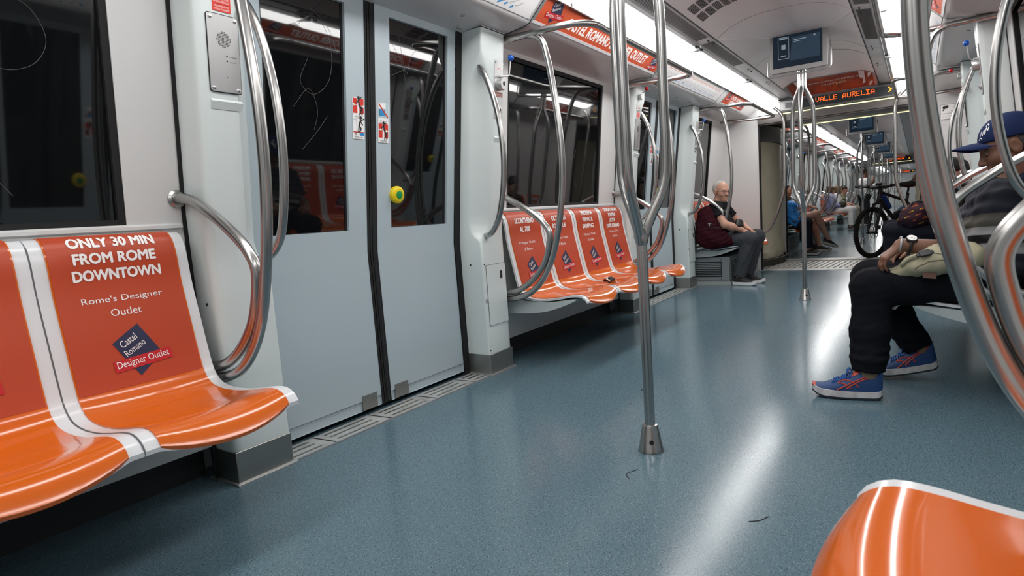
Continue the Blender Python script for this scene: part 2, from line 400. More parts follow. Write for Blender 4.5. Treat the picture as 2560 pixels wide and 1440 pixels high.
# dark joints between ceiling panels and along the grille strip, fasteners
m = MB()
for s in (1, -1):
    m.box(CAR1[0], 7.9, s*.4325-.002, s*.4325+.002, 2.036, 2.0435)
for x in (3.02, 4.70, 5.95, 6.75):
    P = [(y, z-.0012) for y, z in ARCH[1:]]; P = P+[(-y, z) for y, z in P[-2::-1]]
    m.grid([[(x+d, y, z) for d in (-.002, .002)] for y, z in P])
    for s in (1, -1):
        m.grid([[(x+d, s*y, z-.0012) for d in (-.002, .002)] for y, z in ((.548, 2.022), (.44, 2.038))])
        for d in (-.06, .06): m.box(x+d-.016, x+d+.016, s*.475-.004, s*.475+.004, 2.027, 2.034)
obj('trim_10', m, INK, kind='structure')
# module joints of the cove at the pillars
m = MB()
for x in (1.12, 2.88, 4.70, 6.44):
    for s in (1, -1):
        P = [(y, z-.0015) for y, z in COVE[1:-1]]; m.grid([[(x+d, s*y, z) for d in (-.004, .004)] for y, z in P], flip=s < 0)
obj('trim_11', m, INK, kind='structure')

# ---- end wall of the first car, portal header and gangway
def end_wall(x, d, name):
    m = MB()
    for s in (1, -1):
        m.box(x, x+d*.05, s*.815, s*1.30, .0, 1.87); m.box(x+d*.002, x+d*.05, s*.565, s*1.30, 1.872, 2.06)
        m.box(x-d*.006, x+d*.05, s*.808, s*.822, .0, 1.80, mi=1)
    return obj(name, m, [WALL, BLACK], kind='structure')
end_wall(7.95, 1, 'wall_front'); end_wall(9.75, -1, 'wall_front'); end_wall(25.22, 1, 'wall_front'); end_wall(27.02, -1, 'wall_front')
for k, (a, b) in enumerate(((13.0, 14.85), (16.57, 18.42), (20.14, 21.99), (9.75, 11.26), (23.71, 25.22))): c = dup(wl2, a-2.87); d_ = dup(w2, a-2.87) if k < 3 else None
def portal(x, d, name):                                     # near face: header below the sign; far face: a higher lintel
    m = MB()
    if d > 0:
        m.box(x-.02, x+.10, -.82, .82, 1.772, 1.862); m.box(x, x+.10, -.82, .82, 1.758, 1.769)
        m.box(x, x+.06, -.56, .56, 1.86, 2.21, mi=1)
    else: m.box(x-.10, x+.02, -1.2, 1.2, 1.892, 2.21)
    return obj(name, m, [PORTAL, GREYD], kind='structure')
portal(7.95, 1, 'trim_12'); portal(9.75, -1, 'trim_13'); portal(25.22, 1, 'trim_14'); portal(27.02, -1, 'trim_15')
def edge_light(x, y0, y1, z, lab):
    t = obj('edge_light', MB().box(x-.008, x, y0, y1, z, z+.012), EDGE, origin=(x, 0, z)); return tag(t, 'glowing yellow edge strip '+lab, 'light', 'gangway edge strips')
edge_light(7.924, -.60, .56, 1.852, 'directly under the near amber destination sign'); edge_light(9.66, -.72, .60, 1.872, 'at the far side of the gangway ceiling, above the bicycle')
edge_light(25.19, -.60, .56, 1.852, 'under the distant destination sign')
for x in (8.05, 25.32):
    m = MB().add([(x, -.95, 1.775), (x, .95, 1.775), (x+1.62, .95, 1.892), (x+1.62, -.95, 1.892), (x, -.95, 1.83), (x, .95, 1.83), (x+1.62, .95, 1.94), (x+1.62, -.95, 1.94)], [(0, 3, 2, 1), (4, 5, 6, 7), (0, 1, 5, 4), (1, 2, 6, 5), (2, 3, 7, 6), (3, 0, 4, 7)])
    obj('ceiling', m, PORTAL, kind='structure')
def tread(x0, x1, name):
    m = MB().box(x0, x1, -1.0, 1.0, -.06, -.004)
    m.box(x0-.12, x0+.02, -.82, .82, -.004, .006, mi=1); m.box(x1-.16, x1+.02, -.82, .82, -.004, .006, mi=1); m.box(x1-.30, x1-.20, -.82, .82, -.004, .008)
    m.box(x0+.08, x1-.34, -.86, .86, -.004, .001)
    for k in range(26):
        y = -.82+k*.066
        m.add([(x0+.14, y, .001), (x0+.14, y+.02, .001), (x1-.40, y-.05, .001), (x1-.40, y-.07, .001), (x0+.14, y, .008), (x0+.14, y+.02, .008), (x1-.40, y-.05, .008), (x1-.40, y-.07, .008)],
              [(0, 1, 2, 3), (7, 6, 5, 4), (0, 4, 5, 1), (1, 5, 6, 2), (2, 6, 7, 3), (3, 7, 4, 0)], 1)
    return obj(name, m, [TREAD, ALU], kind='structure')
tread(8.02, 9.40, 'floor'); tread(25.25, 26.8, 'floor')
def gangway_panel(cx, cy, lab):
    t = thing('gangway_pillar', (cx, cy, 0), 'scuffed cream rounded gangway side pillar '+lab, 'gangway pillar')
    s = 1 if cy > 0 else -1; m = MB(); rings = []
    for z, r in ((.10, .28), (.18, .29), (.22, .275), (.5, .265), (1.0, .262), (1.5, .265), (1.60, .27)):
        rings.append([(cx+r*2.6*math.sin(a), cy-s*r*math.cos(a), z) for a in [math.radians(-100+200*k/28) for k in range(29)]])
    m.grid(rings, flip=s < 0); obj('panel', m, CREAM, t)
    m = MB()
    for k in range(6): m.tube([(cx+(.29+.004*k)*2.6*math.sin(a), cy-s*(.29+.004*k)*math.cos(a), .015+.015*k) for a in [math.radians(-110+220*j/24) for j in range(25)]], .010, 6)
    obj('rubber_bellows', m, mat('grey bellows rubber', (.07, .07, .06), .6), t)
    m = MB().grid([[(cx+r*2.6*math.sin(a), cy-s*r*math.cos(a), z) for a in [math.radians(-100+200*k/28) for k in range(29)]] for z, r in ((1.60, .285), (1.80, .29))], flip=s < 0)
    obj('collar', m, GREYD, t)
    return t
gangway_panel(8.95, 1.03, 'left of the gangway'); gangway_panel(8.95, -1.03, 'right of the gangway')
gangway_panel(25.9, 1.03, 'at the far end of the next car')
obj('wall_gangway', MB().box(8.0, 9.7, 1.30, 1.34, 0, 1.95).box(8.0, 9.7, -1.34, -1.30, 0, 1.95), DARK, kind='structure')
obj('wall_gangway', MB().box(25.27, 27.0, 1.30, 1.34, 0, 1.95).box(25.27, 27.0, -1.34, -1.30, 0, 1.95), DARK, kind='structure')
obj('wall_cap', MB().box(42.5, 42.55, -1.4, 1.4, 0, 2.2), WALL, kind='structure')
for s_, nm in ((1, 'wall_left'), (-1, 'wall_right')): obj(nm, MB().grid([[(x, s_*yw(z), z) for x in (27.0, 42.5)] for z in (0, .95, 1.85)], flip=s_ < 0), WALL, kind='structure')

# ---- ceiling lamps
def lamp(x0, x1):
    t = thing('ceiling_light', ((x0+x1)/2, .67, 1.99))
    prof = [(.772, 1.990), (.757, 1.974), (.715, 1.960), (.665, 1.965), (.622, 1.981), (.596, 1.999), (.574, 2.018)]; m = MB()
    xs = [x0+.012, x0+.03, x0+.06, x1-.06, x1-.03, x1-.012]; k_ = [.25, .75, 1, 1, .75, .25]
    m.grid([[(x, y, 2.03+(z-2.03)*k) for x, k in zip(xs, k_)] for y, z in prof[:6]]).grid([[(x, y, 2.03+(z-2.03)*k) for x, k in zip(xs, k_)] for y, z in prof[5:]], mi=1)
    obj('diffuser', m, [LAMPM, LAMPS], t)
    m = MB().prism([(.575, 2.012), (.552, 2.016), (.552, 2.03), (.575, 2.03)], x0+.004, x1-.004)
    m.prism([(.786, 1.974), (.776, 1.974), (.774, 2.03), (.786, 2.03)], x0+.004, x1-.004)
    obj('frame_rail', m, SILVER, t)
    for x, d in ((x0, 1), (x1, -1)):
        obj('end_cap', MB().box(x, x+d*.012, .56, .78, 1.995, 2.03), GREYPL, t); obj('clip', MB().box(x+d*.05-.012, x+d*.05+.012, .552, .572, 2.004, 2.014), INK, t)
    return t
L0 = lamp(6.33, 7.93)
lab = 'ceiling strip lamp over the left seats, '
tag(L0, lab+'the one ending at the destination sign', 'ceiling light', 'left strip lamps')
names = ['second from the destination sign', 'over the four-seat bench', 'over the near door']
LS = [L0]
for k, n in enumerate(names): LS.append(dup(L0, -1.615*(k+1), lab+n))
for k in (4, 5): LS.append(dup(L0, -1.615*k, 'ceiling strip lamp over the left seats behind the viewpoint', group='left strip lamps'))
rl = ['at the destination sign end, right row', 'right row, second from the destination sign', 'right row, beside the ribbed handrail top']
for k in range(6):
    o = LS[k]; c = dup(o, rot=o.location.x); c['group'] = 'right strip lamps'
    c['label'] = 'ceiling strip lamp over the right seats, '+(rl[k][0:] if k < 3 else 'outside the top of the frame')
car2lamps = [(9.78+1.615*k) for k in range(9)]
for k, x in enumerate(car2lamps):
    dup(L0, x-6.33, 'strip lamp in the next car, left row, number %s from the gangway' % ['one', 'two', 'three', 'four', 'five', 'six', 'seven', 'eight', 'nine'][k], group='lamps of the next car')
for k in range(9): dup(L0, 27.1-6.33+1.615*k, 'strip lamp in the left row of the farthest car', group='lamps of the farthest car')

# ---- air grilles beside the lamps and in the ceiling
def side_grille(x0, x1, n):
    t = thing('air_grille', ((x0+x1)/2, .49, 2.03)); m = MB()
    for k in range(n):
        x = x0+(x1-x0)*(k+.5)/n; d = (x1-x0)/n*.28
        m.add([(x-d, .535, 2.0225), (x+d, .535, 2.0225), (x+d+.004, .452, 2.0352), (x-d+.004, .452, 2.0352)], [(0, 1, 2, 3)])
    obj('slots', m, INK, t); return t
sg = side_grille(3.07, 4.55, 78); tag(sg, 'ribbed air grille strip beside the left lamp, above the four-seat bench', 'air grille')
sg2 = side_grille(4.68, 5.62, 66); tag(sg2, 'finer ribbed air grille strip left of the hanging screen', 'air grille')
c = dup(sg, rot=3.81, label='ribbed air grille strip beside the right lamp row'); c = dup(sg2, rot=5.15, label='finer ribbed air grille right of the hanging screen')
def arch_z(y):
    y = abs(y)
    for (a, za), (b, zb) in zip(ARCH[1:-1], ARCH[2:]):
        if b <= y <= a: return za+(zb-za)*(a-y)/(a-b)
    return ARCH[-1][1]
def ceiling_vent(xc, lab):
    t = thing('ceiling_vent', (xc, 0, 2.19), lab, 'vent'); m = MB()
    for row in range(2):
        x = xc+(row-.5)*.19
        for k in range(17):
            y0 = -.41+k*.048; st = .03*(k % 2)
            for j in range(8):
                xx = x-.075+j*.019+st*.3
                m.add([(xx-.005, y0+.003, arch_z(y0+.003)-.0022), (xx+.005, y0+.003, arch_z(y0+.003)-.0022), (xx+.005, y0+.044, arch_z(y0+.044)-.0022), (xx-.005, y0+.044, arch_z(y0+.044)-.0022)], [(0, 1, 2, 3)])
    obj('slots', m, INK, t); return t
ceiling_vent(4.10, 'slotted ceiling air vent ahead of the hanging screen')
# ================================================================== DOORS
def door_leaf(name, x0, x1, wx0, wx1, kick, seal_side):
    """a sliding leaf: painted panel with a window opening; seal_side +1: black centre rubber on its x1 edge"""
    m = MB(); z0, z1, wz0, wz1 = .025, 1.86, .857, 1.805; T = .035
    zl = [z0, .068, .072, .4, .75, wz0]; zm = [wz0, 1.1, 1.4, wz1]
    def off(z): return .006 if z < .07 else 0
    m.grid([[(x, yd(z)+off(z), z) for x in (x0, x1)] for z in zl])
    for a, b in ((x0, wx0), (wx1, x1)): m.grid([[(x, yd(z), z) for x in (a, b)] for z in zm])
    m.grid([[(x, yd(z), z) for x in (x0, x1)] for z in (wz1, z1)])
    for a in (wx0, wx1): m.grid([[(a, yd(z)+d, z) for z in zm] for d in (0, .018)], flip=(a == wx1))
    m.grid([[(x, yd(wz0)+d, wz0) for x in (wx0, wx1)] for d in (0, .018)]); m.grid([[(x, yd(wz1)+d, wz1) for x in (wx0, wx1)] for d in (0, .018)])
    for a in (x0, x1): m.grid([[(a, yd(z)+d, z) for z in (z0, .75, z1)] for d in (0, T)], flip=(a == x1))
    m.grid([[(x, yd(z0)+d, z0) for x in (x0, x1)] for d in (0, T)])
    d = obj(name, m, DOOR, kind='structure', origin=((x0+x1)/2, 1.33, 0))
    p = MB(); zs = [wz0-.004, 1.2, wz1+.004]
    for b, w_ in ((wx0, .012), (wx1-.012, .012)): p.grid([[(x, yd(z)+.013, z) for x in (b, b+w_)] for z in zs], mi=1)
    p.grid([[(x, yd(z)+.015, z) for x in (wx0-.004, wx1+.004)] for z in zs]); p.grid([[(x, yd(z)+.026, z) for x in (wx0-.004, wx1+.004)] for z in zs], flip=True)
    pane = obj('window_pane', p, [GLASS, BLACK], d)
    xs = x1 if seal_side > 0 else x0; sgn = seal_side; s = MB()
    for u0, u1, y in ((0, .013, -.002), (.013, .018, .004), (.018, .029, -.001)):
        s.grid([[(xs+sgn*u, yd(z)+y, z) for u in ((u0, u1) if sgn > 0 else (u1, u0))] for z in (z0+.0, .75, z1)])
    s.grid([[(xs+sgn*.029, yd(z)+dd, z) for z in (z0, .75, z1)] for dd in (-.001, .03)], flip=sgn > 0)
    obj('rubber_seal', s, BLACK, d)
    g = MB(); gx = xs-sgn*.075
    g.box(gx-.045, gx+.045, yd(.05)-.004, yd(.05)+.01, .028, .095)
    for k in (-1, 1): g.cyl((gx+k*.028, yd(.05)-.004, .075), (gx+k*.028, yd(.05)-.007, .075), .006, n=8)
    obj('guide_plate', g, STEELD, d)
    return d, pane
def sticker_frame(xc, zc):
    """origin and axes on the door face for flat stickers"""
    O = Vector((xc, yd(zc)-.0012, zc)); U = Vector((1, 0, 0)); V = Vector((0, -.115, 1)).normalized()
    return O, U, V
def man2d(pose):
    """pictogram figure: list of limb strokes"""
    if pose == 'push': return [((.0, .030), (.004, .006), .0075), ((.004, .006), (.022, -.004), .0065), ((.022, -.004), (.020, -.036), .006), ((.004, .006), (.016, -.012), .006), ((.016, -.012), (.006, -.036), .006), ((0, .026), (.018, .040), .0045), ((0, .026), (-.014, .012), .0045)]
    return [((.0, .026), (-.008, .004), .0075), ((-.008, .004), (.004, -.010), .006), ((.004, -.010), (-.006, -.024), .0055), ((-.008, .004), (-.012, -.026), .006), ((0, .024), (.022, .034), .0045), ((0, .022), (.014, .006), .0045)]
def sticker(parent, xc, zc, w_, h, top, bottom, lab):
    O, U, V = sticker_frame(xc, zc); m = MB(); N = U.cross(V)
    m.plate(O, U, V, rrect(w_, h, .008), .0006, 0)
    def rect(cx, cz, ww, hh, mi, lift): m.plate(O+N*lift, U, V, [(cx-ww/2, cz-hh/2), (cx+ww/2, cz-hh/2), (cx+ww/2, cz+hh/2), (cx-ww/2, cz+hh/2)], .0003, mi)
    def stroke(a, b, t, mi, lift):
        a, b = Vector((a[0], a[1])), Vector((b[0], b[1])); d = (b-a).normalized(); n = Vector((-d.y, d.x))*t/2
        m.plate(O+N*lift, U, V, [tuple(a+n), tuple(b+n), tuple(b-n), tuple(a-n)], .0003, mi)
    def fig(cx, cz, pose, k=1.0):
        for a, b, t in man2d(pose): stroke((cx+a[0]*k, cz+a[1]*k), (cx+b[0]*k, cz+b[1]*k), t*k, 3, .0021)
        m.plate(O+N*.0021, U, V, [(cx+.001+.007*k*math.cos(a*PI/5), cz+.037*k+.007*k*math.sin(a*PI/5)) for a in range(10)], .0003, 3)
    def arrow(cx, cz, d):
        stroke((cx-d*.010, cz), (cx+d*.006, cz), .004, 0, .0022)
        m.plate(O+N*.0022, U, V, [(cx+d*.012, cz), (cx+d*.002, cz+.007), (cx+d*.002, cz-.007)], .0003, 0)
    q = h/4
    for kind_, cz in ((top, q), (bottom, -q)):
        hh = h/2-.026
        if kind_ == 'open' or kind_ == 'close':
            for s in (-1, 1): rect(s*(w_*.27), cz+.010, w_*.36, hh, 1, .0009)
            fig(0, cz+.008, 'push'); d = -1 if kind_ == 'open' else 1
            arrow(-w_*.33, cz+.014, d); arrow(w_*.33, cz+.010, -d)
            for r in range(2): m.mapped(text2d('NON APRIRE' if r == 0 else 'prior to open', w_*.62, .005), lambda a, b, c=cz-hh/2-.004-r*.008: O+U*a+V*(b+c)+N*.0012, 3)
        elif kind_ == 'gap':
            rect(w_*.28, cz-.022, w_*.40, .012, 2, .0009); rect(0, cz-.013, w_*.92, .004, 1, .001)
            stroke((-w_*.45, cz+.04), (-w_*.18, cz+.04), .002, 4, .001); stroke((-w_*.18, cz+.04), (-w_*.12, cz-.010), .002, 4, .001); stroke((-w_*.25, cz-.014), (-w_*.25, cz-.028), .003, 3, .001)
            fig(.010, cz+.012, 'fall')
            for r in range(2): m.mapped(text2d('attenzione al vuoto' if r == 0 else 'mind the gap', w_*.7, .005), lambda a, b, c=cz-.034-r*.009: O+U*a+V*(b+c)+N*.0012, 3)
        else:
            rect(0, cz+.010, w_*.94, hh, 4, .0007); rect(-w_*.08, cz+.002, w_*.5, .028, 2, .0010); rect(-w_*.36, cz+.002, w_*.12, .028, 5, .0010); rect(-w_*.1, cz+.03, w_*.7, .02, 0, .0009)
            stroke((-w_*.42, cz+hh/2+.008), (w_*.44, cz-hh/2+.014), .006, 1, .0016)
            for r in range(2): m.mapped(text2d('non gettare oggetti' if r == 0 else 'dal finestrino', w_*.7, .005), lambda a, b, c=cz-hh/2-.004-r*.008: O+U*a+V*(b+c)+N*.0012, 3)
    return obj('warning_sticker', m, [WHITE, RED, SIGNBLUE, INK, mat('pale teal print', (.42, .58, .60), .5), mat('teal print', (.02, .20, .27), .5)], parent, label=lab)
d1, pn1 = door_leaf('door_1', 1.355, 1.969, 1.46, 1.862, 0, 1)
d2, pn2 = door_leaf('door_2', 2.031, 2.602, 2.125, 2.540, 0, -1)
scratches(d1, [[(1.62, 1.66), (1.70, 1.72), (1.76, 1.70), (1.80, 1.60), (1.78, 1.48), (1.70, 1.42), (1.64, 1.46), (1.68, 1.56)], [(1.70, 1.75), (1.78, 1.7), (1.83, 1.6)],
               [(1.60, 1.36), (1.68, 1.44), (1.72, 1.36), (1.70, 1.28)], [(1.64, 1.2), (1.72, 1.28), (1.77, 1.34)]], .014, yd)
scratches(d2, [[(2.16, 1.70), (2.22, 1.62), (2.25, 1.52)], [(2.2, 1.74), (2.25, 1.58), (2.28, 1.66), (2.32, 1.70)], [(2.15, 1.56), (2.24, 1.60)]], .014, yd)
st1 = sticker(d1, 1.928, 1.343, .068, .178, 'open', 'gap', 'white safety sticker with red doors above and a stumbling figure below')
st2 = sticker(d2, 2.078, 1.337, .066, .178, 'window', 'close', 'safety sticker with a struck-out teal window above red doors')
# open button on the right leaf
bt = MB(); c = Vector((2.156, yd(1.012), 1.012)); ax = (0, -1, -.115)
bt.lathe(c, ax, [(.040, -.004), (.042, .008), (.040, .018), (.033, .024), (.024, .025)], 32); B = obj('open_button', bt, YELLOW, d2, label='yellow door button with a green centre')
g = MB().lathe(c, ax, [(.020, .022), (.0195, .027), (.012, .0285)], 24); obj('button_centre', g, GREEN, B)
for k, dx in enumerate((3.57,)):
    for o, n in ((d1, 'door_3'), (d2, 'door_4')): c = dup(o, dx); c.name = n
for o, n in ((d1, 'door_5'), (d2, 'door_6')): rotcopy(o, 2.0, n)
for o, n in ((d1, 'door_7'), (d2, 'door_8')): rotcopy(o, 3.785, n)
for k in range(4):
    for o, n in ((d1, 'door_%d' % (9+2*k)), (d2, 'door_%d' % (10+2*k))): c = dup(o, 10.13+3.57*k); c.name = n
# door surround: black rubber jambs, dark back plane, aluminium sill
def door_surround(x0):
    m = MB()
    for a, b in ((x0, x0+.012), (x0+1.253, x0+1.302)): m.grid([[(x, yd(z)-.006, z) for x in (a, b)] for z in (0.0, .75, 1.86)])
    m.box(x0-.03, x0+1.33, 1.40, 1.42, -.02, 1.88)
    m.box(x0, x0+1.3, 1.325, 1.40, -.02, -.004)
    return obj('trim_16', m, BLACK, kind='structure')
def sill(x0):
    t = thing('door_sill', (x0+.65, 1.27, 0)); m = MB()
    m.box(x0-.10, x0+1.42, 1.176, 1.325, -.02, .003)
    obj('sill_plate', m, ALU, t)
    m = MB(); m.box(x0-.10, x0+1.42, 1.172, 1.179, -.004, .0065); obj('edge_trim', m, SCREW if False else SILVER, t)
    m = MB()
    for k in range(5):
        x = x0-.14+.315*k+.03
        m.add([(x-.004, 1.320, .0036), (x+.004, 1.320, .0036), (x+.016, 1.182, .0036), (x+.006, 1.182, .0036)], [(0, 1, 2, 3)])
        for y in (1.21, 1.255, 1.295): m.box(x+.04, x+.27, y-.006, y+.006, .003, .0042, mi=1)
    obj('joint_lines', m, [INK, STEELD], t)
    return t
ds = door_surround(1.35); dup(ds, 3.57); dup(ds, rot=2.0); dup(ds, rot=3.785)
for k in range(4): dup(ds, 10.13+3.57*k)
sl = sill(1.35); tag(sl, 'worn aluminium door sill in front of the nearest left door', 'door sill')
dup(sl, 3.57, 'aluminium door sill at the second left door, before the seated man'); dup(sl, rot=3.785, label='aluminium door sill at the right door beyond the capped man')

# ================================================================== DOOR PILLARS
def pillar_shell(x0, sgn):
    """x0: the edge at the door side; sgn +1: body extends to +x"""
    W = .222; zs = [.118, .3, .6, .74, .77, .80, .84, .9, 1.1, 1.3, 1.45, 1.55, 1.60, 1.64, 1.67, 1.70, 1.73, 1.80, 1.845]
    def depth(z):
        if z < .74 or z > 1.72: return 0.0
        return min(1, max(0, (z-.74)/.09))**.6*min(1, max(0, (1.72-z)/.13))**.7
    rows = []
    for z in zs:
        f = yp(z); d = depth(z); r = .012+.075*d; q = .25*d; row = [(0, 1.345), (0, f+r)]
        for k in range(1, 7):
            t = k/7; c_ = (q*r*2, f+q*r*2)                          # bezier, control pulled inward where the scoop is
            row.append(((1-t)**2*0+2*t*(1-t)*c_[0]+t*t*r, (1-t)**2*(f+r)+2*t*(1-t)*c_[1]+t*t*f))
        row += [(r, f), (.13, f), (W-.03, f), (W-.012, f+.003), (W-.002, f+.014), (W, f+.03), (W, 1.32)]
        rows.append([(x0+sgn*u, y, z) for u, y in row])
    m = MB().grid(rows, flip=sgn < 0)
    # joint cap at the top
    f = yp(1.85); m.prism([(f+.004, 1.852), (1.34, 1.852), (1.34, 1.872), (f+.004, 1.872)], x0+sgn*.004, x0+sgn*(W-.004))
    return m
def grab_path(x0, sgn):
    pts = [(.050, 1.190, 1.70), (.030, 1.135, 1.675), (.022, 1.075, 1.58), (.020, 1.022, 1.40), (.020, 1.005, 1.18), (.020, 1.030, .98), (.022, 1.075, .845), (.034, 1.13, .788), (.06, 1.20, .772)]
    return smooth([(x0+sgn*u, y, z) for u, y, z in pts], 7)
def on_face(x, z, d=0.0): return Vector((x, yp(z)-d, z))
def face_axes(): return Vector((1, 0, 0)), Vector((0, -.10, 1)).normalized()
def text_on(m, s, O, U, V, cx, cy_, width=None, height=None, mi=0, lift=.0006, bold=0.0, rot=0.0):
    N = U.cross(V).normalized(); t = shift(text2d(s, width, height, bold), 0, 0, rot)
    m.mapped(t, lambda a, b: O+U*(a+cx)+V*(b+cy_)+N*lift, mi); return m
def lever(parent, x, z, ballmat, side):
    """emergency lever: plate, barrel lock, crank with a ball"""
    U, V = face_axes(); O = on_face(x, z, .001); N = U.cross(V); m = MB()
    pl = MB().plate(O, U, V, rrect(.078, .30, .006, 4, 0, 0), .003); P = obj('lever_panel', pl, SILVER, parent)
    for sx in (-.030, .030):
        for sz in (-.138, .138): m.lathe(O+U*sx+V*sz+N*.003, N, [(.005, 0), (.004, .002)], 8)
    obj('screws', m, SCREW, P)
    m = MB().lathe(O+V*.030, N, [(.034, .003), (.034, .030), (.030, .036), (.030, .038), (.012, .038), (.010, .030)], 28)
    Bq = obj('barrel', m, SILVER, P)
    obj('keyhole', MB().lathe(O+V*.030+N*.0385, N, [(.009, 0), (.009, .001)], 14), INK, Bq)
    m = MB().lathe(O-V*.105, N, [(.018, .003), (.018, .012), (.010, .014)], 20); Lk = obj('lock', m, SILVER, P)
    obj('keyhole', MB().lathe(O-V*.105+N*.0145, N, [(.007, 0), (.007, .001)], 12), INK, Lk)
    h = side*.030
    m = MB().tube(fillet([O+V*.065+N*.03-U*h, O+V*.072+N*.05+U*h, O+V*.16+N*.055+U*h*1.2], .012), .0035, 8); m.box(O.x-.02, O.x+.02, O.y-.034, O.y-.004, z+.058, z+.068)
    cr_ = obj('crank', m, SILVER, P)
    obj('ball', MB().ball(O+V*.165+N*.055+U*h*1.2, .0165, 20), ballmat, cr_)
    m = MB().plate(O-V*.025, U, V, [(-.034, -.012), (.034, -.012), (.034, .012), (-.034, .012)], .0042); m2 = obj('warning_strip', m, mat('faded red-brown label', (.33, .09, .05), .5), P)
    m = MB(); text_on(m, 'MANOVRA DI EMERGENZA', O, U, V, 0, -.025, .056, .006, 0, .0046); text_on(m, 'rompere il sigillo', O, U, V, 0, -.033, .05, .004, 0, .0046); obj('lettering', m, WHITE, m2)
    m = MB()
    P3 = [(.018*math.cos(a), .10+.012*math.sin(a)) for a in [PI*k/10 for k in range(11)]]
    for a, b in zip(P3, P3[1:]): m.add([O+U*a[0]+V*a[1]+N*.0034, O+U*b[0]+V*b[1]+N*.0034, O+U*b[0]+V*(b[1]-.003)+N*.0034, O+U*a[0]+V*(a[1]-.003)+N*.0034], [(0, 3, 2, 1)])
    obj('arrow_mark', m, RED, P)
    return P
def kick(parent, x0, sgn):
    a, b = sorted((x0-sgn*.001, x0+sgn*.224)); f = yp(.1)
    m = MB().prism([(f-.004, .004), (f-.004, .118), (1.34, .118), (1.34, .004)], a, b); obj('kick_plate', m, STEELD, parent, bevel=.003)
    m = MB().prism([(f-.018, -.002), (f-.018, .005), (f-.006, .009), (1.34, .009), (1.34, -.002)], a-.010, b+.010); obj('base_trim', m, SILVER, parent)
def pillar_blue(x0):
    t = thing('door_pillar', (x0+.11, 1.2, 0)); obj('shell', pillar_shell(x0, 1), PILLAR, t, sharp=50)
    kick(t, x0, 1); g = grab_path(x0, 1); obj('grab_rail', MB().tube(g, .0155, 14), STEEL, t)
    U, V = face_axes(); m = MB()
    m.box(x0+.137, x0+.218, yp(1.75)+.002, yp(1.75)-.006, 1.752, 1.80); lever(t, x0+.158, 1.555, BALLBLUE, 1)
    O = Vector((x0+.115, 1.178-.0008, .445)); V0 = Vector((0, 0, 1))
    h = MB().plate(O+Vector((0, .0, 0)), U, V0, rrect(.178, .335, .004, 3), .0035); H = obj('access_hatch', h, PILLAR, t)
    h = MB(); P = rrect(.182, .339, .005, 3)
    h.plate(O+Vector((0, .0006, 0)), U, V0, P, .0011); obj('hatch_gap', h, INK, t)
    obj('slot_latch', MB().plate(O+U*.045+V0*.105+Vector((0, -.0037, 0)), U, V0, rrect(.022, .045, .009), .0012), INK, H)
    m = MB()
    for u, z in ((.012, .62), (.012, .14)): m.lathe((x0+u, yp(z)-.0005, z), (0, -1, 0), [(.004, 0), (.004, .002)], 8)
    m.lathe((x0-.0005, 1.262, 1.67), (-1, 0, 0), [(.006, 0), (.005, .002)], 10); m.lathe((x0-.0005, 1.262, .62), (-1, 0, 0), [(.006, 0), (.005, .002)], 10)
    obj('screws', m, INK, t)
    m = MB().lathe((x0+.014, yp(.42)-.0005, .42), (0, -1, 0), [(.012, 0), (.011, .003), (.006, .003), (.006, .001)], 16); obj('key_lock', m, GREYPL, t)
    m = MB().prism([(yp(1.31)-.001, 1.31), (yp(1.30)-.007, 1.302), (yp(1.28)-.001, 1.28)], x0+.12, x0+.20); obj('moulded_lip', m, PILLAR, t)
    return t
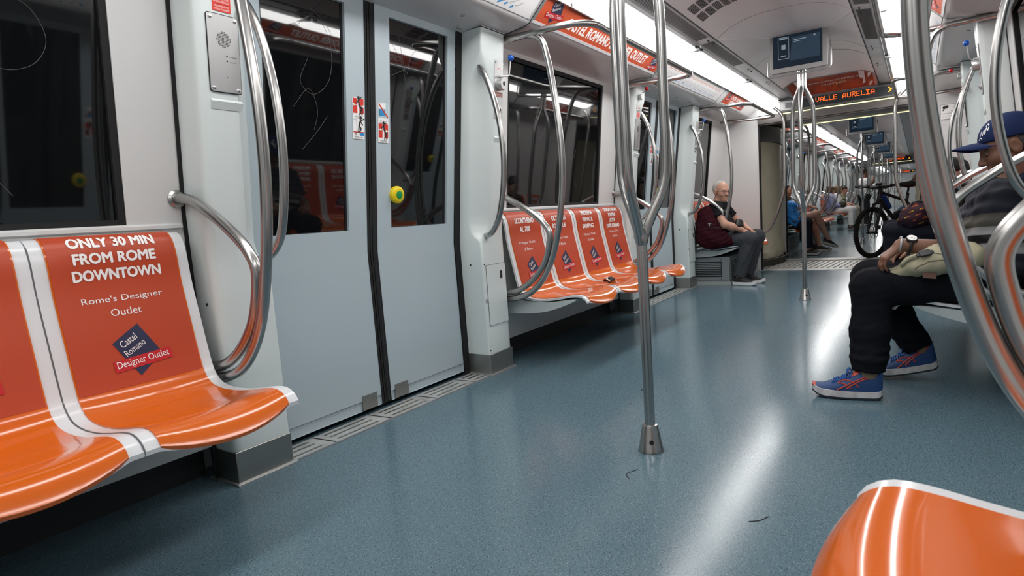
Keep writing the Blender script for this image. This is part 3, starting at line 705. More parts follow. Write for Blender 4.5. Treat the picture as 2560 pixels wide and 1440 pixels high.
def pillar_red(x0):
    """x0: door side edge, body extends to -x (towards the bench before the door)"""
    t = thing('door_pillar', (x0-.11, 1.2, 0)); obj('shell', pillar_shell(x0, -1), PILLAR, t, sharp=50)
    kick(t, x0, -1); g = grab_path(x0, -1); obj('grab_rail', MB().tube(g, .0155, 14), STEEL, t)
    U, V = face_axes(); N = U.cross(V); xc = x0-.128; m = MB()
    # intercom plate
    O = on_face(xc, 1.462, .001); I = obj('intercom', MB().plate(O, U, V, rrect(.108, .242, .008), .004), SILVER, t, bevel=.0008)
    m = MB().plate(O+N*-.0004, U, V, rrect(.113, .247, .010), .002); obj('gasket', m, INK, I)
    m = MB()
    for sx in (-.043, .043):
        for sz in (-.110, .110): m.lathe(O+U*sx+V*sz+N*.004, N, [(.0065, 0), (.0055, .0025), (.003, .0035)], 12)
    obj('screws', m, SCREW, I)
    m = MB()
    for i in range(-5, 6):
        for j in range(-5, 6):
            if i*i+j*j < 29: m.plate(O+U*(i*.0046)+V*(j*.0046+.045)+N*.0042, U, V, [(.0017*math.cos(a*PI/3), .0017*math.sin(a*PI/3)) for a in range(6)], .0003)
    for v in (-.005, -.021): m.plate(O+U*.008+V*v+N*.0042, U, V, [(.0028*math.cos(a*PI/4), .0028*math.sin(a*PI/4)) for a in range(8)], .0003)
    text_on(m, 'ATTENDERE', O, U, V, .030, -.007, .026, .0034, 0, .0044); text_on(m, 'PARLARE', O, U, V, .028, -.023, .020, .0034, 0, .0044)
    m.plate(O+U*.006-V*.072+N*.0042, U, V, [(.0014*math.cos(a*PI/3), .0014*math.sin(a*PI/3)) for a in range(6)], .0003)
    obj('speaker_holes', m, INK, I)
    for k, (dz, l1, l2) in enumerate(((.143, 'MICROFONO ATTIVO', 'IN CASO DI ALLARME'), (.166, 'INTERFONO - SOLO', 'IN CASO DI PERICOLO'))):
        m = MB().plate(O+V*dz, U, V, [(-.030, -.011), (.034, -.011), (.034, .011), (-.030, .011)], .0008); s = obj('warning_strip', m, RED, t)
        m = MB(); text_on(m, l1, O, U, V, .002, dz+.005, .050, .0058, 0, .0011); text_on(m, l2, O, U, V, .002, dz-.004, .054, .0058, 0, .0011); obj('lettering', m, WHITE, s)
    O2 = on_face(xc, 1.676, .001); m = MB().plate(O2, U, V, rrect(.070, .06, .006), .003); s = obj('notice_plate', m, SILVER, t)
    m = MB(); text_on(m, 'DISATTIVARE', O2, U, V, 0, -.008, .056, .010, 0, .0034); obj('lettering', m, RED, s)
    m = MB()
    for sx in (-.026, .026): m.lathe(O2+U*sx-V*.021+N*.003, N, [(.006, 0), (.005, .0025), (.003, .0035)], 12)
    obj('screws', m, SCREW, s)
    O3 = on_face(xc, 1.765, .001)
    m = MB().lathe(O3-V*.01, N, [(.022, .003), (.022, .024), (.018, .028)], 20).tube(fillet([O3+V*.02+N*.02, O3+V*.028+N*.045, O3+V*.05+N*.06], .01), .0035, 8)
    l = obj('lever_crank', m, SILVER, t); obj('ball', MB().ball(O3+V*.052+N*.062, .016, 18), BALLRED, l)
    m = MB().prism([(yp(1.318)-.001, 1.318), (yp(1.31)-.008, 1.31), (yp(1.29)-.001, 1.285)], xc-.055, xc+.055); obj('moulded_lip', m, PILLAR, t)
    m = MB(); m.lathe((x0-.2225, 1.235, .64), (-1, 0, 0), [(.006, 0), (.005, .002)], 10); m.lathe((x0-.2225, 1.235, .20), (-1, 0, 0), [(.006, 0), (.005, .002)], 10); obj('screws', m, INK, t)
    return t
def seam(x):  # black gap between wall and pillar
    return obj('trim_17', MB().grid([[(xx, yw(z)-.004, z) for xx in (x-.010, x+.012)] for z in (0.0, .95, 1.85)]), BLACK, kind='structure')
PB = pillar_blue(2.65); PA = pillar_red(1.352)
tag(PA, 'white pillar with intercom grille between the nearest bench and the near left door', 'door pillar', 'door pillars')
tag(PB, 'white pillar with blue ball lever and access hatch right of the near left door', 'door pillar', 'door pillars')
PC = dup(PA, 3.57, 'white pillar with red ball lever behind the forked pole, before the second left door')
PD = dup(PB, 3.57, 'white pillar with blue lever beside the man with the maroon backpack')
dup(PA, rot=2.0, label='right pillar just beyond the nearest handrail loop, before the capped man'); dup(PB, rot=2.0, label='right pillar at the end of the nearest right bench')
dup(PA, rot=3.785, label='right pillar with red ball lever beyond the second right door'); dup(PB, rot=3.785, label='right pillar with blue ball lever above the dark-haired woman')
for k in range(4):
    nth = ['first', 'second', 'third', 'fourth'][k]
    dup(PA, 10.13+3.57*k, 'pillar before the %s left door of the next car' % nth); dup(PB, 10.13+3.57*k, 'pillar after the %s left door of the next car' % nth)
s1 = seam(1.125)
for dx in (3.57, 10.13, 13.70, 17.27): dup(s1, dx)
s2 = seam(2.875)
for dx in (3.57, 10.13, 13.70, 17.27): dup(s2, dx)
rotcopy(s1, 2.0, 'trim_18'); rotcopy(s2, 2.0, 'trim_18'); rotcopy(s1, 3.785, 'trim_18'); rotcopy(s2, 3.785, 'trim_18')
m = MB()
for x in (2.10, 2.48): m.lathe((x, 1.06, 1.862), (0, 0, -1), [(.016, -.004), (.016, .004), (.010, .008)], 16)
for x in (2.58,): m.lathe((x, 1.16, 1.852), (0, 0, -1), [(.020, -.006), (.018, .006), (.012, .014)], 16)
so = obj('door_indicator', m, GREYPL, origin=(2.3, 1.1, 1.85)); tag(so, 'small round indicator lamps in the soffit over the near left door', 'indicator')
c = dup(so, 3.57, 'small round indicator lamps in the soffit over the second left door'); c = dup(so, rot=3.785, label='small round indicator lamps in the soffit over the right door')

# ================================================================== HANDRAILS
TR = .0175
OUT = [(1.25, 1.838), (1.08, 1.832), (.94, 1.826), (.872, 1.790), (.838, 1.69), (.800, 1.42), (.785, 1.20), (.795, 1.0), (.835, .78), (.895, .60), (.955, .505), (1.03, .438), (1.13, .402), (1.30, .385)]
INN = [(1.31, 1.008), (1.21, .996), (1.11, .950), (1.01, .890), (.925, .822), (.890, .765), (.897, .70), (.935, .60), (.990, .532), (1.06, .476), (1.14, .441), (1.30, .425)]
def seat_rail(x):
    t = thing('seat_end_rail', (x, 1.3, .4)); obj('outer_tube', MB().tube(smooth([(x, y, z) for y, z in OUT], 7), TR, 16), STEEL, t)
    obj('inner_tube', MB().tube(smooth([(x, y, z) for y, z in INN], 7), TR, 16), STEEL, t)
    m = MB()
    for y, z in ((yw(1.0), 1.005),): m.lathe((x, y+.002, z), (0, -1, 0), [(.030, 0), (.030, .008), (.022, .014)], 20)
    obj('wall_flange', m, STEEL, t); return t
R1 = seat_rail(1.103); tag(R1, 'curved steel seat-end rail at the right end of the nearest left bench', 'handrail', 'seat end rails')
R2 = dup(R1, 1.795, 'curved steel seat-end rail at the near end of the four-seat bench')
R3 = dup(R1, 3.57, 'curved steel seat-end rail at the far end of the four-seat bench, behind the forked pole')
R4 = dup(R1, 1.795+3.57, 'curved steel seat-end rail in front of the man with the maroon backpack')
dup(R1, rot=1.10, label='big blurred curved rail looping at the right edge, nearest the camera').location.x = 1.10
dup(R1, rot=2.0, label='curved steel seat-end rail just in front of the man in the navy cap')
dup(R2, rot=3.785, label='curved steel seat-end rail beyond the dark-haired woman on the right')
dup(R4, rot=6.46, label='curved steel seat-end rail of the last right bench before the gangway')
for k in range(4):
    nth = ['first', 'second', 'third', 'fourth'][k]
    dup(R1, 10.13+3.57*k, 'curved rail before the %s left door of the next car' % nth); dup(R2, 10.13+3.57*k, 'curved rail after the %s left door of the next car' % nth)
def overhead(x0, x1):
    z = 1.826; p = [(x0+.02, 1.25, z+.008), (x0+.005, 1.02, z+.004), (x0-.01, .80, z), (x0+.02, .68, z), (x0+.10, .607, z), (x0+.25, .602, z), ((x0+x1)/2, .602, z), (x1-.20, .602, z), (x1-.06, .607, z), (x1, .64, z), (x1+.005, .74, z), (x1-.03, .92, z), (x1-.06, 1.08, z+.004), (x1-.06, 1.25, z+.008)]
    return obj('overhead_rail', MB().tube(smooth(p, 7), TR, 16), STEEL, origin=((x0+x1)/2, .7, z))
O1 = overhead(2.895, 4.675); tag(O1, 'overhead steel handrail above the four-seat bench', 'handrail', 'overhead rails')
O0 = dup(O1, -3.57, 'overhead steel handrail above the nearest left bench, outside the top of the frame')
dup(O1, rot=3.785, label='overhead steel handrail above the capped man on the right'); dup(O1, rot=2.0-.0, label='overhead steel handrail above the nearest right bench, top right').location.x = .215
O3 = overhead(6.46, 7.80); tag(O3, 'overhead steel handrail above the man with the maroon backpack', 'handrail', 'overhead rails')
dup(O3, rot=7.13, label='overhead steel handrail above the last right bench')
dup(O3, 3.30, 'overhead handrail just inside the next car')
for k in range(3): dup(O1, 10.13+3.57*k, 'overhead handrail over the %s long bench of the next car' % ['first', 'second', 'third'][k])
def end_post(x):
    p = smooth([(x, .62, 1.93), (x, .55, 1.86), (x, .525, 1.78), (x, .522, 1.5), (x, .522, 1.2), (x, .53, .98), (x, .57, .82), (x, .635, .64), (x, .69, .53), (x, .76, .47), (x, .9, .43), (x, 1.2, .42)], 7)
    return obj('gangway_post_rail', MB().tube(p, TR, 14), STEEL, origin=(x, .55, .4))
E1 = end_post(7.86); tag(E1, 'bent steel post rail left of the gangway opening', 'handrail', 'gangway post rails')
dup(E1, rot=7.86, label='bent steel post rail right of the gangway opening').location.y = -.615; dup(E1, 1.98, 'bent steel post rail inside the next car, left of its end bench')
dup(E1, 17.3, 'bent steel post rail left of the far gangway of the next car')

# ---- forked centre poles
def pole(x):
    t = thing('forked_pole', (x, 0, 0)); obj('pole', MB().cyl((x, 0, .05), (x, 0, .77), .0185, n=22), STEEL, t)
    m = MB().lathe((x, 0, 0), (0, 0, 1), [(.046, 0), (.046, .004), (.043, .01), (.0285, .090), (.026, .096), (.0185, .098)], 28); b = obj('base_cone', m, STEEL, t)
    a = math.radians(205); d = Vector((math.cos(a), math.sin(a), 0))
    obj('set_screw', MB().lathe(Vector((x, 0, .042))+d*.0375, d, [(.008, -.004), (.008, .003), (.004, .003), (.004, .001)], 12), INK, b)
    R = .094
    for k in range(3):
        a = math.radians(60+120*k); c_, s_ = math.cos(a), math.sin(a)
        prof = [(.004, .745), (.012, .775), (.045, .85), (.072, .905), (.089, .965), (.0935, 1.03), (.0938, 1.25), (.0938, 1.48), (.089, 1.56), (.074, 1.63), (.048, 1.695), (.024, 1.745), (.0205, 1.78), (.0205, 2.2)]
        obj('branch', MB().tube(smooth([(x+r*c_, r*s_, z) for r, z in prof], 6), .0172, 14), STEEL, t)
    obj('weld_joint', MB().lathe((x, 0, 0), (0, 0, 1), [(.0185, .735), (.0205, .745), (.026, .768), (.020, .79), (.004, .80)], 22), STEEL, t)
    return t
P1 = pole(1.99); tag(P1, 'large forked steel centre pole in the middle foreground of the aisle', 'pole', 'forked centre poles')
dup(P1, 3.60, 'forked steel centre pole below the nearest hanging screen')
for k in range(4): dup(P1, 10.14+3.57*k, 'forked pole below the %s hanging screen of the next car' % ['first', 'second', 'third', 'fourth'][k])
for k in range(4): dup(P1, 27.41+3.57*k, 'forked pole number %s in the farthest car' % ['one', 'two', 'three', 'four'][k])

# ================================================================== SEATS
SP = [(1.288, .893), (1.262, .893), (1.236, .872), (1.222, .835), (1.210, .735), (1.182, .60), (1.158, .49), (1.140, .432), (1.108, .400), (1.055, .387), (.964, .387), (.88, .398), (.816, .409), (.770, .412), (.744, .406), (.724, .393), (.713, .377)]
SPS = smooth([(0, y, z) for y, z in SP], 4); SL = [0]
for a, b in zip(SPS, SPS[1:]): SL.append(SL[-1]+(b-a).length)
def seat_point(s, lift=0.0, t=None):
    s = max(0, min(SL[-1]-1e-6, s)); i = 0
    while SL[i+1] < s: i += 1
    k = (s-SL[i])/(SL[i+1]-SL[i]); p = SPS[i].lerp(SPS[i+1], k)
    a = SPS[max(i-1, 0)]; b = SPS[min(i+2, len(SPS)-1)]; d = (b-a).normalized(); n = Vector((0, d.z, -d.y))
    if n.y > 0.2 or n.z < -.2: n = -n
    dish = 0.0 if t is None else (1-min(1, abs(t))**2.2)
    y, z = p.y, p.z
    if t is not None:
        w_ = min(1, max(0, (s-.06)/.1))*min(1, max(0, (SL[-1]-.02-s)/.1)); y -= n.y*.011*dish*w_; z -= n.z*.011*dish*w_
    return Vector((0, y+n.y*lift, z+n.z*lift)), n
def s_at_z(z):                                             # arc length on the back where the height is z
    for i in range(6, len(SPS)-1):
        if SPS[i].z >= z >= SPS[i+1].z: return SL[i]+(SPS[i].z-z)/(SPS[i].z-SPS[i+1].z)*(SL[i+1]-SL[i])
    return SL[-1]/2
SW = .43; HALF = SW/2-.036
NS = 46
def seat_grid(xc, x0, x1, nx, s0, s1, ns, lift, scallop=0.0, wid=HALF):
    rows = []
    for i in range(ns+1):
        s = s0+(s1-s0)*i/ns; row = []
        for j in range(nx+1):
            x = x0+(x1-x0)*j/nx; t = (x-xc)/wid; p, n = seat_point(s, lift, t)
            if scallop and s > SL[-1]-.12:
                k = ((s-(SL[-1]-.12))/.12); e = scallop*(1-min(1, abs(t))**2); p = p+Vector((0, -e*k**1.3, -e*.75*k**3))
            row.append((xc+(x-xc), p.y, p.z))
        rows.append(row)
    return rows
def logo(m_sq, m_band, m_txt, fn, cu_, cv, k):
    """square turned on its corner, a band across and the words; fn(u, v, lift) gives the point"""
    a = math.radians(18)
    sq = [(.0, .080), (.066, -.030), (.006, -.080), (-.060, .034)]
    sq = [(-.068, .028), (.012, .075), (.064, -.022), (-.010, -.078)]
    m_sq.mapped(poly2d([(cu_+x*k, cv+y*k) for x, y in sq]), lambda a_, b_: fn(a_, b_, .0012), cut=.012)
    r = math.radians(4.5)
    bd = [(-.080, -.018), (.088, -.018), (.088, -.051), (-.080, -.051)]
    m_band.mapped(shift(poly2d([(x*k, y*k) for x, y in bd]), cu_, cv, r), lambda a_, b_: fn(a_, b_, .0020), cut=.012)
    m_txt.mapped(shift(text2d('Castel', .052*k, .021*k), cu_-.024*k, cv+.030*k, math.radians(27)), lambda a_, b_: fn(a_, b_, .0028), cut=.012)
    m_txt.mapped(shift(text2d('Romano', .066*k, .019*k), cu_-.010*k, cv+.006*k, math.radians(27)), lambda a_, b_: fn(a_, b_, .0028), cut=.012)
    m_txt.mapped(shift(text2d('Designer Outlet', .150*k, .026*k), cu_+.006*k, cv-.034*k, r), lambda a_, b_: fn(a_, b_, .0034), cut=.012)
def seat(xc, lines, label, ad=True, logo_z=.548, group='orange metro seats'):
    """lines: (text, height z, width, letter height, bold)"""
    t = thing('metro_seat', (xc, 1.0, 0), label, 'seat', group)
    m = MB(); a, b = xc-SW/2+.0015, xc+SW/2-.0015
    top = seat_grid(xc, a, b, 14, 0, SL[-1], NS, 0, .031); bot = [[(p[0], p[1]+(.010 if i < 34 else 0)+0, p[2]-.011) for p in r] for i, r in enumerate(top)]
    m.grid(top, flip=True); m.grid(bot)
    n = len(top[0])
    for j, fl in ((0, True), (n-1, False)): m.grid([[r[j] for r in top], [r[j] for r in bot]], flip=fl)
    m.grid([top[-1], bot[-1]], flip=True); m.grid([top[0], bot[0]])
    obj('seat_shell', m, SHELL, t, sharp=40)
    m = MB(); P = seat_grid(xc, xc-HALF, xc+HALF, 16, .012, SL[-1], 60, .0035, .036)
    Q = [[(p[0], p[1]+.004, p[2]-.010) for p in P[-1]], [(p[0], p[1]+.035*(1-((p[0]-xc)/HALF)**2)+.012, p[2]-.012) for p in P[-1]]]
    m.grid(P, flip=True); m.grid([P[-1]]+Q, flip=True)
    for j, fl in ((0, True), (16, False)):
        m.grid([[r[j] for r in P], [(r[j][0], r[j][1]+.003, r[j][2]-.004) for r in P]], flip=fl)
    pad = obj('seat_pad', m, ORANGE, t, sharp=40)
    if not ad: return t
    s0, s1 = .016, s_at_z(.447)
    m = MB().grid(seat_grid(xc, xc-HALF+.004, xc+HALF-.004, 16, s0, s1, 36, .0046), flip=True); fl = obj('advert_film', m, FILM, pad)
    m = MB(); s_, b_, t_ = MB(), MB(), MB()
    def fn(u, v, lift):                                      # u along the car from the centre, v height above z=.548
        s = s_at_z(.548)-v*1.03; p, n = seat_point(s, .0046+lift, u/HALF); return (xc+u, p.y, p.z)
    for txt, z, wid, h, bold in lines:
        if bold: heavy(m, txt, wid, h, bold, 0, z-.548, lambda u, v, l: fn(u, v, .0012+l), .02)
        else: m.mapped(shift(text2d(txt, wid, h), 0, z-.548), lambda u, v: fn(u, v, .0012), cut=.014)
    logo(s_, b_, t_, fn, 0.008, logo_z-.548, 1.0)
    if lines: obj('lettering', m, WHITE, pad)
    obj('logo_square', s_, NAVY, pad); obj('logo_band', b_, CRIMSON, pad); obj('logo_lettering', t_, WHITE, pad)
    return t
X1 = 1.075-SW/2
B_ = .0016
it = [('Il Designer Outlet', .705, .185, .020, 0), ('di Roma', .668, .092, .018, 0)]
S1 = seat(X1, [('ONLY 30 MIN', .872, .238, .029, B_), ('FROM ROME', .826, .226, .029, B_), ('DOWNTOWN', .778, .242, .029, B_), ("Rome's Designer", .704, .226, .023, 0), ('Outlet', .665, .086, .021, 0)], 'orange seat reading ONLY 30 MIN FROM ROME DOWNTOWN, nearest on the left')
S0 = seat(X1-SW, [], 'plain-looking orange seat cut by the left edge of the frame', True)
xb = 2.952+SW/2
S2 = seat(xb, [('SCONTI FINO', .838, .210, .030, B_), ('AL 70%', .787, .115, .030, B_)]+it, 'orange seat reading SCONTI FINO AL 70%, first of the four-seat bench')
S3 = seat(xb+SW, [('OLTRE 150', .838, .190, .030, B_), ('BOUTIQUE', .787, .180, .030, B_)]+it, 'orange seat partly behind the curved rail, second of the four-seat bench')
S4 = seat(xb+2*SW, [('PROSSIMA', .858, .180, .028, B_), ('FERMATA', .812, .160, .028, B_), ('SHOPPING', .766, .175, .028, B_)]+it, 'orange seat reading PROSSIMA FERMATA SHOPPING, third of the four-seat bench')
S5 = seat(xb+3*SW, [('STRADA STATALE', .872, .235, .026, B_), ('PONTINA', .831, .130, .026, B_), ('USCITA', .790, .110, .026, B_), ('CASTEL ROMANO', .749, .235, .026, B_), ('Il Designer Outlet', .703, .180, .020, 0), ('di Roma', .668, .092, .018, 0)], 'orange seat reading STRADA STATALE PONTINA, last of the four-seat bench')
# third bay, left
e0 = 6.53
dup(S2, e0-2.952, 'orange seat under the man with the maroon backpack'); dup(S3, e0-2.952, 'empty orange seat beyond the man with the maroon backpack'); dup(S4, e0-2.952, 'orange seat tip beside the bent gangway post')
# right side
def rseat(src, x, lab): c = dup(src, 0, lab); c.location = (x, -src.location.y, src.location.z); c.rotation_euler = (0, 0, PI); return c
plain = seat(X1, [], 'glossy orange seat in the bottom right corner, nearest the camera', False); plain.location = (X1, -1.0, 0); plain.rotation_euler = (0, 0, PI)
rl = ['orange seat under the man in the navy cap', 'orange seat with red edge between the capped man and the dark-haired woman', 'orange seat beside the dark-haired woman', 'orange seat under the dark-haired woman']
for k, s in enumerate((S2, S4, S3, S5)): rseat(s, xb+k*SW, rl[k])
for k, s in enumerate((S3, S4, S2)): rseat(s, e0+SW/2+k*SW, 'orange seat on the last right bench, %s from the gangway' % ['third', 'second', 'first'][k])
# next car, left
n0 = 9.84
for k, s in enumerate((S3, S2, S4)): dup(s, n0+SW/2+k*SW-s.location.x, 'orange seat on the end bench of the next car, %s from the gangway' % ['first', 'second', 'third'][k])
for b in range(3):
    for k, s in enumerate((S2, S3, S4, S5)): dup(s, 10.13+3.57*b, 'orange seat in the next car, bench %s from the gangway, seat %s' % (['one', 'two', 'three'][b], ['one', 'two', 'three', 'four'][k]))
# cantilevered bench bases
def bench_base(x0, x1):
    t = thing('bench_support', ((x0+x1)/2, 1.1, .3))
    p = smooth([(0, .775, .386), (0, .80, .374), (0, .86, .350), (0, .95, .322), (0, 1.05, .306), (0, 1.15, .302), (0, 1.30, .302)], 4)
    poly = [(q.y, q.z) for q in p]+[(1.30, .392), (1.20, .392), (1.12, .376), (.96, .368), (.80, .388)]
    obj('underside_shell', MB().prism(poly, x0, x1), mat('pale grey bench underside', (.50, .55, .55), .4), t, sharp=40)
    for k in range(1, int(round((x1-x0)/SW))):
        obj('seat_joint', MB().grid([[(x0+k*SW+d, p_.y, p_.z+.0015) for d in (-.0022, .0022)] for p_ in SPS[8:]], flip=True), mat('grey seat joint gasket', (.10, .10, .11), .6), t)
    return t
b1 = bench_base(1.075-4*SW, 1.075); tag(b1, 'pale grey underside of the nearest left bench', 'bench support')
b2 = bench_base(2.952, 2.952+4*SW); tag(b2, 'pale grey underside of the four-seat bench', 'bench support')
dup(b2, rot=3.82, label='pale grey underside of the bench under the capped man').location.x = 2.952+2*SW
b3 = bench_base(e0, e0+3*SW); tag(b3, 'pale grey underside of the bench under the man with the maroon backpack', 'bench support')
c = dup(b3, 0, 'pale grey underside of the last right bench'); c.location = (b3.location.x, -b3.location.y, b3.location.z); c.rotation_euler = (0, 0, PI)
dup(b3, n0-e0, 'pale grey underside of the end bench in the next car'); dup(b2, 10.13, 'pale grey underside of the first long bench in the next car'); dup(b2, 13.70, 'pale grey underside of the second long bench in the next car')
c = dup(b1, 0, 'pale grey underside of the nearest right bench'); c.location = (b1.location.x, -b1.location.y, b1.location.z); c.rotation_euler = (0, 0, PI)
# grille boxes under the end benches
def grille_box(x0, x1):
    t = thing('equipment_box', ((x0+x1)/2, 1.05, 0)); y0, y1, z1 = .86, 1.36, .295
    obj('box_body', MB().box(x0, x1, y0, y1, .012, z1), BOXGREY, t, bevel=.004)
    obj('plinth', MB().box(x0-.012, x1+.01, y0-.012, y1, -.002, .030), mat('pale plinth', (.42, .45, .44), .5), t)
    def panel(O, U, w_, h, slots):
        V = Vector((0, 0, 1)); p = MB().plate(O, U, V, rrect(w_, h, .004, 2), .003); P = obj('grille_panel', p, BOXGREY, t); N = U.cross(V); m = MB()
        m.plate(O+N*.0031, U, V, rrect(w_*.72, h*.70, .003, 2), .0006, 0)
        for k in range(slots):
            v = -h*.32+h*.64*(k+.5)/slots; m.plate(O+V*v+N*.004, U, V, rrect(w_*.68, h*.64/slots*.45, .002, 2), .003, 1)
        obj('louvre_slats', m, [INK, BOXGREY], P)
        m = MB()
        for sx in (-1, 1):
            for sz in (-1, 1): m.lathe(O+U*sx*w_*.34+V*sz*h*.43+N*.003, N, [(.005, 0), (.004, .002)], 8)
        obj('screws', m, INK, P)
    panel(Vector((x0-.001, 1.09, .165)), Vector((0, -1, 0)), .42, .235, 8)
    n = 4; wv = (x1-x0)/n
    for k in range(n): panel(Vector((x0+wv*(k+.5), y0-.001, .165)), Vector((1, 0, 0)), wv*.88, .235, 7)
    return t
g1 = grille_box(6.57, 7.93); tag(g1, 'grey louvred equipment box under the seat of the man with the maroon backpack', 'equipment box')
c = dup(g1, 0, 'grey louvred equipment box at the gangway end of the next car'); c.location = (10.45, 1.05, 0)
c = dup(g1, 0, 'grey louvred equipment box under the last right bench'); c.location = (7.25, -1.05, 0); c.rotation_euler = (0, 0, PI)
# ================================================================== ADVERTS, MAPS, SIGNS
SLU = Vector((1, 0, 0)); SLV = Vector((0, -.122, .118)).normalized(); SLN = SLU.cross(SLV)
def slope(x, v, lift=0.0):                                  # v: distance up the cove slope from its lower lip
    return Vector((x, .908, 1.8935))+SLV*v+SLN*(.002+lift)
def s_rect(m, x0, x1, v0, v1, lift, mi, th=.0006):
    m.plate(slope((x0+x1)/2, (v0+v1)/2, lift), SLU, SLV, [((x0-x1)/2, (v0-v1)/2), ((x1-x0)/2, (v0-v1)/2), ((x1-x0)/2, (v1-v0)/2), ((x0-x1)/2, (v1-v0)/2)], th, mi)
def flat_logo(t, x, v, k, par):
    s_, b_, t_ = MB(), MB(), MB(); logo(s_, b_, t_, lambda a, b, l: slope(x+a, v+b, .0008+l*.5), 0, 0, k)
    obj('logo_square', s_, NAVY, par); obj('logo_band', b_, CRIMSON, par); obj('logo_lettering', t_, WHITE, par)
def advert(x0, x1, texts, logos, label):
    t = thing('advert_panel', ((x0+x1)/2, .85, 1.89), label, 'advert', 'orange adverts on the cove'); m = MB(); s_rect(m, x0, x1, .004, .158, 0, 0); P = obj('advert_sheet', m, ADRED, t)
    m = MB()
    for s, x, v, w_, h, bold in texts: heavy(m, s, w_, h, bold, x, v, lambda a, b, l: slope(a, b, .0010+l))
    obj('lettering', m, WHITE, t)
    for x, v, k in logos: flat_logo(t, x, v, k, t)
    m = MB(); s_rect(m, x0-.012, x1+.012, -.012, .004, .0, 0, .003); s_rect(m, x0-.012, x1+.012, .158, .166, 0, 1, .003); s_rect(m, x0-.012, x0, .0, .16, 0, 1, .003); s_rect(m, x1, x1+.012, 0, .16, 0, 1, .003)
    obj('frame_strip', m, [SHELL, SILVER], t); return t
A1 = advert(2.90, 4.67, [('CASTEL ROMANO DESIGNER OUTLET', 3.80, .060, 1.20, .060, .0028)], [(3.04, .095, 1.0), (4.55, .062, .9)], 'long orange advert with white capitals above the four-seat bench')
A2 = advert(6.60, 7.42, [('CASTEL ROMANO', 7.02, .092, .44, .036, .002), ('DESIGNER OUTLET', 7.06, .044, .46, .036, .002)], [(6.71, .085, .8), (7.33, .055, .75)], 'short orange advert above the man with the maroon backpack')
dup(A1, -3.57, 'orange advert above the nearest left bench, outside the top of the frame')
dup(A1, rot=3.785, label='orange advert above the capped man, right side'); dup(A1, rot=2.0, label='orange advert at the top right above the nearest right bench').location.x = .215
dup(A2, rot=7.19, label='orange advert above the last right bench before the gangway')
dup(A2, 3.60, 'short orange advert over the end bench of the next car')
for k in range(3): dup(A1, 10.13+3.57*k, 'orange advert over the %s long bench of the next car' % ['first', 'second', 'third'][k])
STN = 'Battistini,Cornelia,Baldo degli Ubaldi,Valle Aurelia,Cipro,Ottaviano,Lepanto,Flaminio,Spagna,Barberini,Repubblica,Termini,Vittorio Emanuele,Manzoni,San Giovanni,Re di Roma,Ponte Lungo,Furio Camillo,Colli Albani,Arco di Travertino,Porta Furba,Numidio Quadrato,Lucio Sestio,Giulio Agricola,Subaugusta,Cinecitta,Anagnina'.split(',')
def line_map(x0, x1, label):
    t = thing('line_map', ((x0+x1)/2, .85, 1.89), label, 'map', 'metro line maps'); m = MB(); s_rect(m, x0, x1, -.004, .160, 0, 0); obj('map_sheet', m, PAPER, t)
    m = MB(); s_rect(m, x0+.10, x1-.10, .101, .104, .0008, 0, .0004); s_rect(m, x0+.10, x1-.10, .090, .093, .0008, 0, .0004); obj('route_line', m, mat('salmon route line', (.62, .20, .12), .5), t)
    m = MB(); q = MB(); n = len(STN)
    for k, s in enumerate(STN):
        x = x0+.12+(x1-x0-.30)*k/(n-1); a = math.radians(32); w_ = min(.075, .012+len(s)*.0062); h = .0105
        base = Vector((x, 0)); v0 = .022+.004*(k % 2)
        tx = shift(text2d(s, w_, h, .01, 'l'), 0, 0, a); m.mapped(tx, lambda u, v: slope(x+.018+u, v0+.004+v, .0011))
        for j in range(1+(k % 3 == 0)+(k > n-4)):
            c = Vector((x-.004+j*.011-.008, v0-.008+j*.006)); q.plate(slope(c.x, c.y, .0009), SLU, SLV, [(-.005, -.006), (.005, -.002), (.005, .009), (-.005, .005)], .0004)
    for k in (3, 8, 14, 20, 25): 
        x = x0+.12+(x1-x0-.30)*k/(n-1); m.mapped(text2d('M', .012, .010), lambda u, v: slope(x+u, .122+v, .0011))
    m.mapped(shift(text2d('Linea A', .09, .016, .01), x0+.10, .142), lambda u, v: slope(u, v, .0011))
    obj('station_names', m, PALEINK, t); obj('interchange_squares', q, SIGNBLUE, t)
    m = MB(); s_rect(m, x0-.01, x1+.01, .160, .166, 0, 0, .003); s_rect(m, x0-.012, x0, -.004, .16, 0, 0, .003); s_rect(m, x1, x1+.012, -.004, .16, 0, 0, .003); obj('frame_strip', m, GREYPL, t); return t
M1 = line_map(1.16, 2.855, 'white metro line map over the near left door, cut by the top of the frame')
dup(M1, 3.57, 'white metro line map over the second left door, behind the forked pole'); dup(M1, rot=3.785, label='white metro line map over the right door'); dup(M1, rot=2.0, label='white metro line map over the nearest right door, out of frame')
for k in range(4): dup(M1, 10.13+3.57*k, 'white metro line map over the %s door of the next car' % ['first', 'second', 'third', 'fourth'][k])

